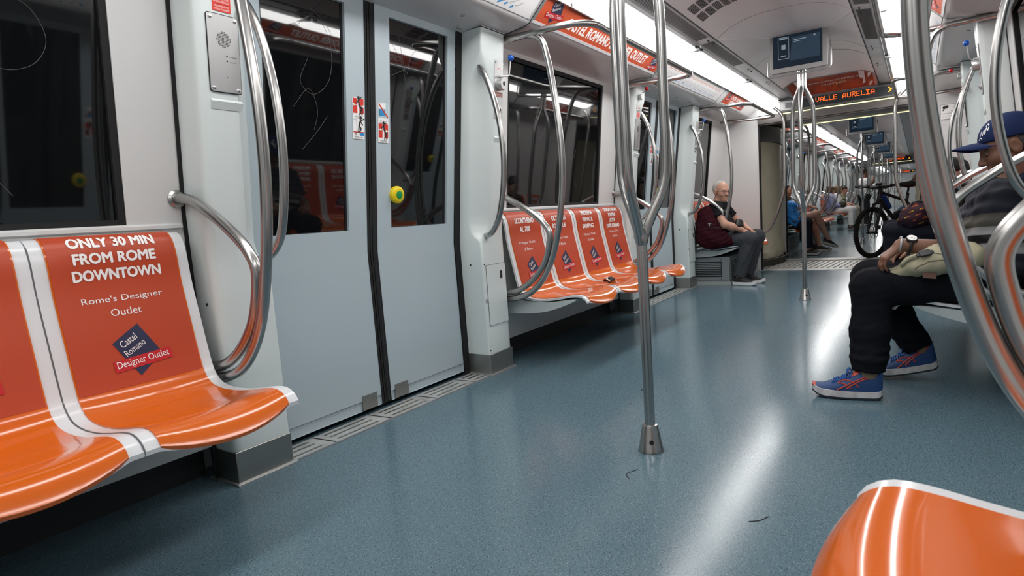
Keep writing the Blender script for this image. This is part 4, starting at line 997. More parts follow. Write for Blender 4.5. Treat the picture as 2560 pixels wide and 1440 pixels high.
# ---- destination sign in dot matrix
DOT = {'V': '10001 10001 10001 10001 10001 01010 00100', 'A': '00100 01010 10001 10001 11111 10001 10001', 'L': '10000 10000 10000 10000 10000 10000 11111', 'E': '11111 10000 10000 11110 10000 10000 11111',
       'U': '10001 10001 10001 10001 10001 10001 01110', 'R': '11110 10001 10001 11110 10100 10010 10001', 'I': '11111 00100 00100 00100 00100 00100 11111', '>': '11000 01100 00110 00011 00110 01100 11000', ' ': '0 0 0 0 0 0 0'}
def dest_sign(x):
    t = thing('destination_sign', (x, 0, 1.87)); m = MB()
    m.prism([(.56, 1.872), (.56, 1.995), (.30, 2.008), (-.36, 2.008), (-.60, 1.995), (-.60, 1.872)], x-.035, x+.02); H = obj('sign_housing', m, GREYD, t, bevel=.003)
    m = MB().box(x-.0365, x-.035, -.585, .36, 1.886, 1.986); obj('display_window', m, mat('smoked display window', (.035, .04, .042), .12), t)
    m = MB().box(x-.040, x-.035, .40, .55, 1.885, 1.985); m.box(x-.043, x-.040, .42, .50, 1.905, 1.965, 1); obj('side_plate', m, [GREYPL, GREYD], t)
    def dots(m, s, y, z, p):
        for ch in s:
            for r, row in enumerate(DOT[ch].split()):
                for c_, b in enumerate(row):
                    if b == '1': yy, zz = y-c_*p, z-r*p; m.box(x-.0385, x-.0368, yy-p*.40, yy+p*.40, zz-p*.40, zz+p*.40)
            y -= p*6
        return m
    obj('dot_text', dots(MB(), 'VALLE AURELIA', .178, 1.974, .0075), LED, t); obj('arrow', dots(MB(), '>', -.522, 1.968, .0075).box(0, 0, 0, 0, 0, 0) if False else dots(MB(), '>', -.522, 1.968, .0078), LEDY, t)
    return t
D1 = dest_sign(7.90); tag(D1, 'amber dot-matrix destination sign reading VALLE AURELIA', 'destination sign', 'destination signs')
dup(D1, 17.27, 'far amber destination sign at the end of the next car'); dup(D1, 34.5, 'tiny amber destination sign at the end of the farthest car')
# sloping bulkhead and the dark orange poster on it
def bulk_pt(x, y, v, l=0.0):                               # v: -1 far back on the ceiling, 0 upper edge, 1 above the sign
    if v < 0: return Vector((x-.62+.95*v, y, (arch_z(y)-.003)*(-v)+min(arch_z(y)-.003, 2.112)*(1+v)))
    return Vector((x-.62+.59*v-.003*l, y, min(arch_z(y)-.003, 2.112)*(1-v)+2.009*v-l))
YB = [.43, .40, .34, .26, .15, 0, -.15, -.26, -.34, -.40, -.43]
def bulk(x): return obj('trim_19', MB().grid([[bulk_pt(x, y, v) for y in YB] for v in (-1, 0, .5, 1)], flip=True), CEIL, kind='structure', sharp=60)
bk = bulk(7.90); dup(bk, 17.27)
t = thing('ceiling_poster', (7.55, 0, 2.07), 'dark orange poster on the sloping ceiling panel above the destination sign', 'poster')
YP = [.40-.80*k/20 for k in range(21)]
obj('poster_sheet', MB().grid([[bulk_pt(7.9, y, v, .002) for y in YP] for v in (.10, .4, .7, .97)], flip=True), mat('dark orange sunset print', (.30, .050, .022), .35, noise=(5, (.52, .13, .03), .48, .72)), t, sharp=60)
m = MB()
for r, s in enumerate(('CASTEL ROMANO DESIGNER', 'OUTLET')): m.mapped(text2d(s, .54-.30*r, .045), lambda a, b: bulk_pt(7.9, -a-.03, .34+.17*r-.12*a-b/.62, .003), cut=.03)
obj('lettering', m, WHITE, t)
m = MB()
for a, b, c_, d in ((.40, .43, .06, .99), (-.43, -.40, .06, .99), (-.43, .43, .06, .10)): m.grid([[bulk_pt(7.9, a+(b-a)*k/12, v, .003) for k in range(13)] for v in (c_, d)], flip=True)
obj('poster_frame', m, SILVER, t, sharp=60)

# ---- hanging screens
def screen(x):
    t = thing('hanging_screen', (x, 0, 1.87)); y0, y1, z0, z1 = -.205, .205, 1.862, 2.162
    m = MB(); a = [(y1-.012, z0), (y1, z0+.012), (y1, z1), (y0, z1), (y0, z0+.012), (y0+.012, z0)]
    m.prism(a, x, x+.035); H = obj('bezel', m, mat('silver-grey screen bezel', (.40, .40, .39), .38), t, bevel=.004)
    m = MB(); m.add([(x+.03, y1, z0+.02), (x+.03, y0, z0+.02), (x+.03, y0, z1), (x+.03, y1, z1), (x+.16, y1-.03, z0+.10), (x+.16, y0+.03, z0+.10), (x+.34, y0+.02, 2.15), (x+.34, y1-.02, 2.15)],
                    [(0, 4, 5, 1), (4, 7, 6, 5), (0, 3, 7, 4), (1, 5, 6, 2)]); obj('rear_hood', m, mat('white screen hood', (.58, .57, .56), .3), t)
    m = MB().prism([(y1-.01, z1), (y1-.01, z1+.02), (y0+.01, z1+.02), (y0+.01, z1)], x+.004, x+.12); obj('top_shroud', m, GREYPL, t)
    p = fillet([(x+.02, y1+.022, z0+.10), (x+.01, y1+.022, z0-.022), (x+.01, y0-.024, z0-.022), (x+.02, y0-.024, z0+.14), (x+.10, y0-.010, z0+.20)], .03)
    obj('guard_bar', MB().tube(p, .0075, 8), SILVER, t)
    m = MB().box(x-.0015, x+.004, -.172, .184, 1.899, 2.146); S = obj('screen_glass', m, SCREENB, t)
    def R(m, ya, yb, za, zb, l=0): m.box(x-.0022-l, x-.0015-l, ya, yb, za, zb)
    m = MB(); m.add([(x-.0022, y, z) for y, z in ((.06, 1.945), (-.155, 1.945), (-.155, 2.120), (.04, 2.120))], [(0, 1, 2, 3)]); obj('picture', m, SCREENL, S)
    m = MB(); R(m, .075, .135, 2.115, 2.125, .0005)
    for a, b, c_, d in ((.065, .145, 2.128, 2.133), (.065, .145, 1.965, 1.969), (.065, .068, 1.965, 2.133), (.142, .145, 1.965, 2.133), (.09, .12, 2.04, 2.075), (.085, .125, 1.985, 1.993), (-.06, .03, 2.095, 2.101), (-.02, .03, 2.083, 2.088), (-.125, -.112, 2.10, 2.115)): R(m, a, b, c_, d, .0005)
    obj('picture_marks', m, mat('screen pale marks', (.01, .01, .01), .3, emit=(.35, .42, .5), es=.35), S)
    return t
V1 = screen(5.43); tag(V1, 'grey hanging video screen nearest the camera, above the second forked pole', 'screen', 'hanging screens')
for k in range(4): dup(V1, 6.57+3.57*k, 'hanging video screen %s in the next car' % ['nearest', 'second', 'third', 'fourth'][k])
# creases of the moulded ceiling around the first screen
m = MB()
def crease(a, b): m.tube([a, b], .0022, 5)
for s in (1, -1):
    crease((4.72, s*.425, 2.046), (5.42, s*.20, arch_z(.20)-.002)); crease((5.95, s*.42, 2.052), (5.72, s*.18, arch_z(.18)-.002))
obj('trim_20', m, CEIL, kind='structure')

# ---- camera notice on the right end wall
t = thing('camera_notice', (7.94, -1.05, 1.64), 'white video surveillance notice on the right end wall', 'sign')
def cn(y, z, l=0): return (7.9465-l, y, z)
m = MB(); O = Vector((7.9455, -1.06, 1.64)); U = Vector((0, -1, 0)); V = Vector((0, 0, 1)); m.plate(O, U, V, rrect(.16, .155, .006), .0008); N_ = obj('notice_sheet', m, WHITE, t)
m = MB()
for a, b, c_, d in ((-.076, .076, .0725, .0755), (-.076, .076, -.0755, -.0725), (-.078, -.0755, -.075, .075), (.0755, .078, -.075, .075)): m.plate(O, U, V, [(a, c_), (b, c_), (b, d), (a, d)], .0012)
m.plate(O, U, V, [(-.062, .045), (-.052, .060), (-.012, .066), (-.008, .046), (-.022, .032), (-.055, .030)], .0014); m.plate(O, U, V, [(-.050, .030), (-.040, .030), (-.052, .010), (-.062, .012)], .0014)
for s, w_, h, cx_, z in (('AREA', .05, .011, .035, .004), ('VIDEOSORVEGLIATA', .13, .010, 0, -.018), ('la registrazione e effettuata', .13, .006, 0, -.040), ('per fini di sicurezza', .10, .006, -.01, -.052)): m.mapped(shift(text2d(s, w_, h), cx_, z), lambda a, b: O+U*a+V*b+Vector((-.0014, 0, 0)))
obj('notice_print', m, INK, t)
# ---- the small black thing left lying on a seat
t = thing('pocket_case', (3.74, .93, .392), 'small black case with a silver rim lying on the third seat', 'case')
m = MB().box(3.70, 3.79, .915, .965, .394, .412); o = obj('case_body', m, INK, t, bevel=.005)
m = MB().tube(fillet([(3.693, .91, .398), (3.690, .935, .416), (3.700, .965, .414), (3.72, .97, .398)], .008), .005, 8); obj('rim', m, SCREW, t)
m = MB().box(3.74, 3.775, .925, .95, .411, .420); obj('flap', m, INK, t, bevel=.003)
# ================================================================== BODIES: smooth implicit surfaces meshed on a grid
def V3(*a): return np.array(a, np.float32)
def nrm(v): v = np.asarray(v, float); return v/np.linalg.norm(v)
def cap(a, b, ra, rb=None, k=.02, clip=()): return ('c', V3(*a), V3(*b), ra, ra if rb is None else rb, k, clip)
def ell(c, r, k=.02, R=None, clip=(), sub=False): return ('s' if sub else 'e', V3(*c), V3(*r), R, k, clip)
def field(prims, h, wob=None, seed=0):
    lo, hi = [], []
    for p in prims:
        if p[0] == 'c': r = max(p[3], p[4])+.02; lo += [np.minimum(p[1], p[2])-r]; hi += [np.maximum(p[1], p[2])+r]
        elif p[0] == 'e': r = float(max(p[2]))+.02; lo += [p[1]-r]; hi += [p[1]+r]
    lo = np.min(lo, 0)-3*h; hi = np.max(hi, 0)+3*h; n = np.ceil((hi-lo)/h).astype(int)+1
    F = np.full(n, 1.0, np.float32)
    for p in prims:
        k = p[4] if p[0] != 'c' else p[5]; m = k+.03
        if p[0] == 'c': r = max(p[3], p[4])+m; a, b = np.minimum(p[1], p[2])-r, np.maximum(p[1], p[2])+r
        else: r = float(max(p[2]))+m; a, b = p[1]-r, p[1]+r
        i0 = np.clip(np.floor((a-lo)/h).astype(int), 0, n-1); i1 = np.clip(np.ceil((b-lo)/h).astype(int)+1, 1, n)
        if (i1 <= i0).any(): continue
        X = (lo[0]+h*np.arange(i0[0], i1[0], dtype=np.float32))[:, None, None]; Y = (lo[1]+h*np.arange(i0[1], i1[1], dtype=np.float32))[None, :, None]; Z = (lo[2]+h*np.arange(i0[2], i1[2], dtype=np.float32))[None, None, :]
        if p[0] == 'c':
            ba = p[2]-p[1]; L2 = float(ba@ba)+1e-9
            t = np.clip(((X-p[1][0])*ba[0]+(Y-p[1][1])*ba[1]+(Z-p[1][2])*ba[2])/L2, 0, 1)
            d = np.sqrt((X-p[1][0]-t*ba[0])**2+(Y-p[1][1]-t*ba[1])**2+(Z-p[1][2]-t*ba[2])**2)-(p[3]+(p[4]-p[3])*t); clip = p[6]
        else:
            c, r_, R = p[1], p[2], p[3]; x, y, z = X-c[0], Y-c[1], Z-c[2]
            if R is not None: x, y, z = R[0][0]*x+R[0][1]*y+R[0][2]*z, R[1][0]*x+R[1][1]*y+R[1][2]*z, R[2][0]*x+R[2][1]*y+R[2][2]*z
            q = np.sqrt((x/r_[0])**2+(y/r_[1])**2+(z/r_[2])**2); q2 = np.sqrt((x/r_[0]**2)**2+(y/r_[1]**2)**2+(z/r_[2]**2)**2)+1e-6
            d = q*(q-1)/q2; clip = p[5]
        for pt, nn in clip: d = np.maximum(d, (X-pt[0])*nn[0]+(Y-pt[1])*nn[1]+(Z-pt[2])*nn[2])
        S = F[i0[0]:i1[0], i0[1]:i1[1], i0[2]:i1[2]]
        if p[0] == 's': hh = np.clip(.5-.5*(S+d)/k, 0, 1); S[...] = S+(-d-S)*hh+k*hh*(1-hh)
        else: hh = np.clip(.5+.5*(S-d)/k, 0, 1); S[...] = S+(d-S)*hh-k*hh*(1-hh)
    if wob:
        X, Y, Z = [lo[i]+h*np.arange(n[i], dtype=np.float32) for i in range(3)]
        X, Y, Z = X[:, None, None], Y[None, :, None], Z[None, None, :]; rs = np.random.RandomState(seed)
        for f, a in ((1, 1), (1.9, .6), (3.1, .35)):
            w = rs.normal(size=3)*wob[0]*f; ph = rs.uniform(0, 6, 2); q = 2.2*np.sin(7*f*X+5*f*Y+ph[1])
            F += (wob[1]*a*np.sin(w[0]*X+w[1]*Y+w[2]*Z+q+ph[0])).astype(np.float32)
    return F, lo, h
def surface_nets(F, lo, h):
    S = F < 0; c = np.zeros(tuple(d-1 for d in F.shape), np.int8)
    for i in (0, 1):
        for j in (0, 1):
            for k in (0, 1): c += S[i:i+c.shape[0], j:j+c.shape[1], k:k+c.shape[2]]
    act = np.argwhere((c > 0) & (c < 8)); idx = -np.ones(c.shape, np.int32); idx[tuple(act.T)] = np.arange(len(act))
    acc = np.zeros((len(act), 3)); cnt = np.zeros((len(act), 1))
    for ax in range(3):
        for o1 in (0, 1):
            for o2 in (0, 1):
                o = [0, 0, 0]; oth = [q for q in range(3) if q != ax]; o[oth[0]], o[oth[1]] = o1, o2
                A = act+o; B = A.copy(); B[:, ax] += 1; fa = F[tuple(A.T)]; fb = F[tuple(B.T)]; m = (fa < 0) != (fb < 0)
                t = fa/(fa-fb+1e-12*(fa == fb)); P = A.astype(float); P[:, ax] += t; acc[m] += P[m]; cnt[m] += 1
    V = lo+h*acc/np.maximum(cnt, 1); Q = []
    for ax in range(3):
        sl = [slice(None)]*3; sl[ax] = slice(0, -1); sh = [slice(None)]*3; sh[ax] = slice(1, None)
        A, B = S[tuple(sl)], S[tuple(sh)]; e = np.argwhere(A != B); oth = [q for q in range(3) if q != ax]
        e = e[(e[:, oth[0]] > 0) & (e[:, oth[1]] > 0)]; d1 = np.zeros(3, int); d1[oth[0]] = 1; d2 = np.zeros(3, int); d2[oth[1]] = 1
        q = np.stack([idx[tuple((e-d1-d2).T)], idx[tuple((e-d2).T)], idx[tuple(e.T)], idx[tuple((e-d1).T)]], 1)
        fl = A[tuple(e.T)]; fl = fl if ax != 1 else ~fl
        q[~fl] = q[~fl][:, ::-1]; Q.append(q)
    return V, np.concatenate(Q)
def blob(name, prims, m, parent=None, h=.006, wob=None, seed=0, it=2, label=None, cat=None, group=None, origin=None, matfn=None, mats=None):
    V, Q = surface_nets(*field(prims, h, wob, seed)); Q = Q[(Q >= 0).all(1)]
    for _ in range(it):                                      # light smoothing
        s = np.zeros_like(V); n = np.zeros((len(V), 1))
        for a in range(4):
            for b in ((a+1) % 4, (a-1) % 4): np.add.at(s, Q[:, a], V[Q[:, b]]); np.add.at(n, Q[:, a], 1)
        V = V*.5+.5*s/np.maximum(n, 1)
    me = bpy.data.meshes.new(name); org = ORG[parent] if parent is not None else Vector(origin)
    me.vertices.add(len(V)); me.vertices.foreach_set('co', (V-np.array(org)).astype(np.float32).ravel())
    me.loops.add(len(Q)*4); me.loops.foreach_set('vertex_index', Q.astype(np.int32).ravel())
    me.polygons.add(len(Q)); me.polygons.foreach_set('loop_start', np.arange(0, len(Q)*4, 4, dtype=np.int32))
    for q in (mats or [m]): me.materials.append(q)
    if matfn is not None:
        c = V[Q].mean(1); me.polygons.foreach_set('material_index', matfn(c).astype(np.int32))
    me.update(calc_edges=True); me.polygons.foreach_set('use_smooth', [True]*len(Q)); me.validate()
    o = bpy.data.objects.new(name, me); SC.collection.objects.link(o); ORG[o] = org
    if parent is not None: o.parent = parent
    else: o.location = org
    return tag(o, label, cat, group)

def frame(fwd, up):
    f = nrm(fwd); u = np.asarray(up, float); u = nrm(u-f*(u@f)); l = np.cross(u, f); return f, l, u
def head_prims(c, fwd, up, s=1.0, neck=None, long_neck=.16):
    f, l, u = frame(fwd, up); c = np.asarray(c, float); R = (f, l, u)
    def P(x, y, z): return c+s*(f*x+l*y+u*z)
    def E(x, y, z, rx, ry, rz, k, sub=False): return ell(P(x, y, z), (rx*s, ry*s, rz*s), k*s, R, (), sub)
    o = [E(-.014, 0, .034, .094, .074, .082, .02), E(.026, 0, -.018, .066, .060, .085, .03), E(.034, 0, -.074, .050, .048, .040, .035), E(.074, 0, -.096, .017, .020, .015, .03),
         cap(P(.079, -.034, .024), P(.079, .034, .024), .011*s, None, .018*s), cap(P(.086, 0, .014), P(.108, 0, -.026), .0075*s, .0115*s, .012*s)]
    for q in (-1, 1):
        o += [E(.102, q*.010, -.031, .010, .009, .008, .008), E(.058, q*.040, -.024, .024, .022, .022, .03), E(-.006, q*.079, -.006, .021, .009, .033, .010)]
        o += [E(.098, q*.031, .005, .017, .017, .012, .012, True), E(.002, q*.088, -.004, .012, .007, .020, .006, True)]
    o += [cap(P(.088, -.020, -.057), P(.088, .020, -.057), .0062*s, None, .007*s), cap(P(.086, -.016, -.069), P(.086, .016, -.069), .0070*s, None, .008*s)]
    o += [ell(P(.099, 0, -.063), (.012*s, .024*s, .0022*s), .004*s, R, (), True)]
    if neck is not None: o += [cap(P(-.024, 0, -.07), neck, .052*s, .060*s, .03)]
    return o, P, R
def hand_prims(w, d, n, side, s=1.0, curl=(.35, .5, .55, .6), spread=.06, thumb=.7):
    """w: wrist, d: towards the knuckles, n: back of the hand, side: +1/-1 which way the thumb lies along d x n"""
    d, _, n = frame(d, n); t = np.cross(d, n)*side; w = np.asarray(w, float); o = []
    for i, (off, ln, r) in enumerate(((.030, .072, .0085), (.010, .080, .0088), (-.010, .075, .0085), (-.029, .060, .0075))):
        k = w+s*(d*(.088-.004*abs(i-1.2))+t*off); o += [cap(w+s*(d*.010+t*off*.55), k, .0145*s, .0115*s, .014*s)]
        a = k; ang = 0.0; base = nrm(d+t*spread*(1.2-i))
        for j, fr in enumerate((.46, .30, .24)):
            ang += curl[i]*(1.0, 1.15, .8)[j]; v = base*math.cos(ang)-n*math.sin(ang); b = a+s*v*ln*fr; o += [cap(a, b, r*s*(1-.09*j), r*s*(.93-.10*j), .005*s)]; a = b
    a = w+s*(d*.020+t*.026-n*.004); b = w+s*(d*.052+t*.050-n*.014); c_ = b+s*(d*.030+t*(.016*(1-thumb))-n*.010*thumb); e = c_+s*(d*.024-t*.004*thumb-n*.008*thumb)
    o += [cap(a, b, .0150*s, .0115*s, .012*s), cap(b, c_, .0108*s, .0092*s, .006*s), cap(c_, e, .0092*s, .0070*s, .006*s)]
    return o
def lerp(a, b, t): return np.asarray(a, float)*(1-t)+np.asarray(b, float)*t
def torso_prims(J, inf=0.0, k=.05):
    p, c = np.asarray(J['hip'], float), np.asarray(J['chest'], float); sl, sr = np.asarray(J['shL'], float), np.asarray(J['shR'], float); hl, hr = np.asarray(J['hipL'], float), np.asarray(J['hipR'], float)
    m = lerp(p, c, .5); w = (sr-sl)*.5; belly = J.get('belly', .02)
    o = [cap(lerp(p, hl, .7), lerp(p, hr, .7), .098+inf, None, k), cap(m-w*.42, m+w*.42, .098+inf+belly, None, k), cap(c-w*.50, c+w*.50, .092+inf, None, k),
         cap(lerp(sl, sr, .12), lerp(sl, sr, .88), .058+inf, None, k)]
    return o
def limb(a, b, ra, rb, k=.03, end=None, clip0=()):
    return cap(a, b, ra, rb, k, clip0)
def cut(a, b, t):                                             # plane across the limb a-b at t, keeping the a side
    n = nrm(np.asarray(b, float)-np.asarray(a, float)); return (lerp(a, b, t), n)
def body_prims(J, s=1.0, hands=True):
    o, P, R = head_prims(J['head'], J['fwd'], J['up'], s*J.get('hs', .93), J['neck'])
    o = torso_prims(J)+o
    for q in 'LR':
        sh, el, wr = J['sh'+q], J['el'+q], J['wr'+q]; o += [cap(sh, el, .046, .039, .03), cap(el, lerp(el, wr, .35), .040, .039, .02), cap(lerp(el, wr, .35), wr, .039, .026, .02)]
        hp, kn, an = J['hip'+q], J['kn'+q], J['an'+q]; cf_ = lerp(kn, an, .3)
        o += [cap(hp, kn, .080, .054, .04), cap(kn, cf_, .050, .052, .03), cap(cf_, an, .052, .034, .03), cap(an, lerp(an, J['toe'+q], .6)-np.array((0, 0, .028)), .030, .018, .02)]
        if hands and 'hd'+q in J:
            dd, nn, sd = J['hd'+q][:3]; o += hand_prims(wr, dd, nn, sd, .92, **(J['hd'+q][3] if len(J['hd'+q]) > 3 else {}))
    return o, P, R
def shoe(name, parent, toe, heel, up, w=.088, ht=.085, cols=None, stripes=False, laces=True):
    """a trainer between heel and toe on its sole: midsole, upper, toe cap, stripes, laces"""
    toe, heel = np.asarray(toe, float), np.asarray(heel, float); f, l, u = frame(toe-heel, up); L = np.linalg.norm(toe-heel)
    def P(x, y, z): return Vector(heel+f*x*L+l*y+u*z)
    def wid(x): return w*.5*(.70+.36*math.sin(min(1, max(0, (x-.05)/.9))*PI*.95)**1.0*(.75+.55*x))*min(1, ((1.0-x)/.10+.10))**.5*min(1, (x/.06+.35))**.5
    def top(x): return .030+ht*(.88-.02*x if x < .32 else max(.0, .88-1.25*(x-.32)**.9 if x < .85 else .88-1.25*(.53)**.9-.9*(x-.85)))
    def rise(x): return .020*max(0, (x-.80)/.2)**1.6+.010*max(0, (.10-x)/.1)**1.5
    xs = [i/22 for i in range(23)]; m = MB()
    sec = [[P(x, wid(x)*1.04*math.cos(a), rise(x)+.024+max(.001, top(x)-.024)*max(0, math.sin(a))**.62*1.0) for a in [PI*j/16 for j in range(17)]] for x in xs]
    m.grid(sec); m.add([sec[0][j] for j in range(17)], [tuple(range(17))]); m.add([sec[-1][j] for j in range(17)], [tuple(range(17))[::-1]])
    U = obj(name, m, cols[0], parent, sharp=70)
    def ring(k, z, out=1.0): return [P(x, y*k*wid(x)*out, rise(x)+z) for x, y in [(x, 1) for x in xs]+[(x, -1) for x in xs[::-1]]]
    def slab(nm, z0, z1, k0, k1, mm):
        m = MB(); a, b = ring(k0, z0), ring(k1, z1); n = len(a); m.add(a+b, [(i, (i+1) % n, (i+1) % n+n, i+n) for i in range(n)]+[tuple(range(n))[::-1], tuple(range(n, 2*n))]); return obj(nm, m, mm, U, sharp=50)
    slab('midsole', .007, .033, 1.10, 1.07, cols[1]); slab('outsole', -.001, .008, 1.06, 1.10, cols[2])
    def S(x, a, lift=.0012): return P(x, (wid(x)*1.04+lift)*math.cos(a), rise(x)+.024+(top(x)-.024+lift)*max(0, math.sin(a))**.62)
    if stripes:
        m = MB()
        for sd in (0, 1):
            A = lambda a: a if sd == 0 else PI-a
            for pts in ([(.07, .98), (.22, .72), (.40, .48), (.54, .27), (.63, .10)], [(.10, .80), (.26, .52), (.40, .32), (.50, .14)], [(.62, .74), (.53, .48), (.44, .14)], [(.52, .86), (.42, .52), (.33, .16)], [(.62, .74), (.57, .84), (.52, .86)]):
                m.tube(smooth([S(x, A(a), .0006) for x, a in pts], 5), .0028, 6)
        obj('side_stripes', m, cols[3], U)
        m = MB(); m.grid([[S(x, a, .0008) for a in [PI*j/16 for j in range(17)]] for x in (.935, .955, .975, .99, 1.0)]); obj('toe_guard', m, cols[3], U)
        m = MB(); m.grid([[S(x, a, .0015) for a in [PI*(.30+.4*j/8) for j in range(9)]] for x in (.33, .38, .43, .47)]); obj('tongue', m, cols[4], U)
        m = MB().tube(smooth([S(x, a, .002) for x, a in ((.30, 1.2), (.2, 1.0), (.08, 1.15), (.03, PI/2), (.08, PI-1.15), (.2, PI-1.0), (.30, PI-1.2))], 5), .0055, 8); obj('collar', m, INK, U)
    if laces:
        m = MB()
        for k in range(5):
            x = .44+k*.058; s_ = 1 if k % 2 else -1
            m.tube(smooth([S(x, PI*.30, .002), S(x+.02*s_, PI*.5, .005), S(x+.012, PI*.70, .002)], 5), .0030, 6); m.tube(smooth([S(x+.03, PI*.30, .002), S(x, PI*.5, .006), S(x+.0, PI*.70, .002)], 5), .0028, 6)
        for sd in (.36, .62, .44): m.tube(smooth([S(.44, PI*.5, .004), S(.50, PI*sd, .020), S(.46, PI*(sd+.08), .026), S(.42, PI*.5, .006)], 5), .0024, 6)
        obj('laces', m, cols[5] if len(cols) > 5 else cols[0], U)
    return U
SKIN_T = mat('tanned skin', (.185, .085, .052), .48, bump=(140, .06, .002)); SKIN_F = mat('fair skin', (.50, .27, .19), .48, bump=(140, .05, .002)); SKIN_M = mat('olive skin', (.40, .20, .13), .48)
LIP = mat('lip', (.20, .06, .05), .4); EYEW = mat('eye white', (.26, .24, .23), .25); IRIS = mat('dark iris', (.02, .012, .008), .1)
def eyes(parent, P, s=1.0):
    for q, in ((-1,), (1,)):
        c = P(.0745, q*.0305, .004); e = obj('eye', MB().ball(c, .0112*s, 14), EYEW, parent)
        d = P(.0745+.0078, q*.0305, .001); obj('iris', MB().ball(d, .0052*s, 10), IRIS, e)

# ------------------------------------------------------------------ the man in the navy cap (right, near)
JC = dict(hip=(3.16, -1.02, .49), hipL=(3.06, -.99, .475), hipR=(3.27, -.99, .475), chest=(3.17, -1.06, .72), shL=(2.985, -1.06, .80), shR=(3.36, -1.06, .80), neck=(3.18, -1.09, .84), head=(3.19, -1.095, 1.005), fwd=(-.10, .90, -.36), up=(0, .3, 1), hs=.98,
          elL=(2.975, -.985, .60), wrL=(2.935, -.735, .640), elR=(3.42, -.98, .58), wrR=(3.30, -.76, .60), knL=(2.945, -.63, .465), anL=(2.885, -.622, .10), toeL=(2.86, -.53, .05), knR=(3.235, -.61, .47), anR=(3.255, -.80, .135), toeR=(3.25, -.72, .08), belly=.05,
          hdL=((-.12, .62, -.55), (-.25, .55, .80), 1, dict(curl=(.50, .48, .46, .50), spread=.05, thumb=.6)), hdR=((-.5, .6, -.3), (.1, .4, .9), -1))
bp, PC_, RC = body_prims(JC)
man = blob('person', bp, SKIN_T, None, .0042, it=2, origin=(3.16, -1.0, .40), label='seated man in a navy cap with a cream bag on his lap', cat='person')
eyes(man, PC_, .98)
NAVYC = mat('dark navy cotton', (.016, .022, .045), .8, bump=(600, .15, .001)); DKT = mat('blue-black trouser cloth', (.0065, .0072, .010), .9, bump=(500, .2, .001))
def zplane(z, s): return (V3(0, 0, z), V3(0, 0, s))
tr = [cap((3.05, -1.02, .485), (3.28, -1.02, .485), .122, None, .05)]
for q in 'LR':
    hp, kn, an = JC['hip'+q], JC['kn'+q], JC['an'+q]; e = lerp(kn, an, .92)
    tr += [cap(hp, kn, .100, .078, .05), cap(kn, lerp(kn, an, .5), .076, .070, .03), cap(lerp(kn, an, .5), e, .070, .060, .03, (cut(kn, an, .90),)), cap(lerp(kn, an, .86), lerp(kn, an, .99), .062, .062, .012, (cut(kn, an, .965),))]
    tr += [ell(lerp(kn, an, .80), (.074, .072, .018), .02), ell(lerp(kn, an, .70), (.068, .070, .016), .02)]
trousers = blob('trousers', tr, DKT, man, .006, (42, .0022), 3)
m = MB()
for q in 'L':
    m.tube(smooth([(2.868, -.70, .50), (2.862, -.74, .475), (2.868, -.77, .45), (2.88, -.78, .42)], 5), .0022, 6)
obj('pocket_seam', m, DKT, trousers)
tp = torso_prims(JC, .022)+[cap(lerp(JC['neck'], JC['chest'], .35), JC['neck'], .075, .072, .03, (cut(JC['chest'], JC['neck'], .95),))]
for q in 'LR': tp += [cap(JC['sh'+q], JC['el'+q], .066, .062, .03, (cut(JC['sh'+q], JC['el'+q], .72),))]
def shirt_material():
    m = bpy.data.materials.new('banded polo cloth'); m.use_nodes = True; nt = m.node_tree; b = nt.nodes['Principled BSDF']; b.inputs['Roughness'].default_value = .85
    tc = nt.nodes.new('ShaderNodeTexCoord'); sp = nt.nodes.new('ShaderNodeSeparateXYZ'); nt.links.new(tc.outputs['Object'], sp.inputs[0])
    ma = nt.nodes.new('ShaderNodeMath'); ma.operation = 'MULTIPLY_ADD'; ma.inputs[1].default_value = .18; nt.links.new(sp.outputs['X'], ma.inputs[0]); nt.links.new(sp.outputs['Z'], ma.inputs[2])
    r = nt.nodes.new('ShaderNodeValToRGB'); r.color_ramp.interpolation = 'CONSTANT'; e = r.color_ramp.elements
    e[0].position = 0; e[0].color = (.012, .014, .024, 1); e[1].position = .15; e[1].color = (.24, .24, .24, 1)
    for p_, c_ in ((.195, (.006, .007, .012)), (.225, (.24, .24, .24)), (.255, (.06, .055, .045)), (.305, (.007, .009, .018))):
        q = e.new(p_); q.color = (*c_, 1)
    nt.links.new(ma.outputs[0], r.inputs[0]); nt.links.new(r.outputs[0], b.inputs['Base Color']); return m
shirt = blob('shirt', tp, shirt_material(), man, .006, (45, .004), 5)
col = blob('collar', [cap(np.array(JC['neck'])+(-.055, .03, -.02), np.array(JC['neck'])+(-.045, -.055, .035), .020, .018, .02), cap(np.array(JC['neck'])+(-.045, -.055, .035), np.array(JC['neck'])+(.045, -.055, .035), .020, None, .02), cap(np.array(JC['neck'])+(-.055, .03, -.02), np.array(JC['neck'])+(.05, .045, -.03), .020, None, .02)], NAVYC, shirt, .006)
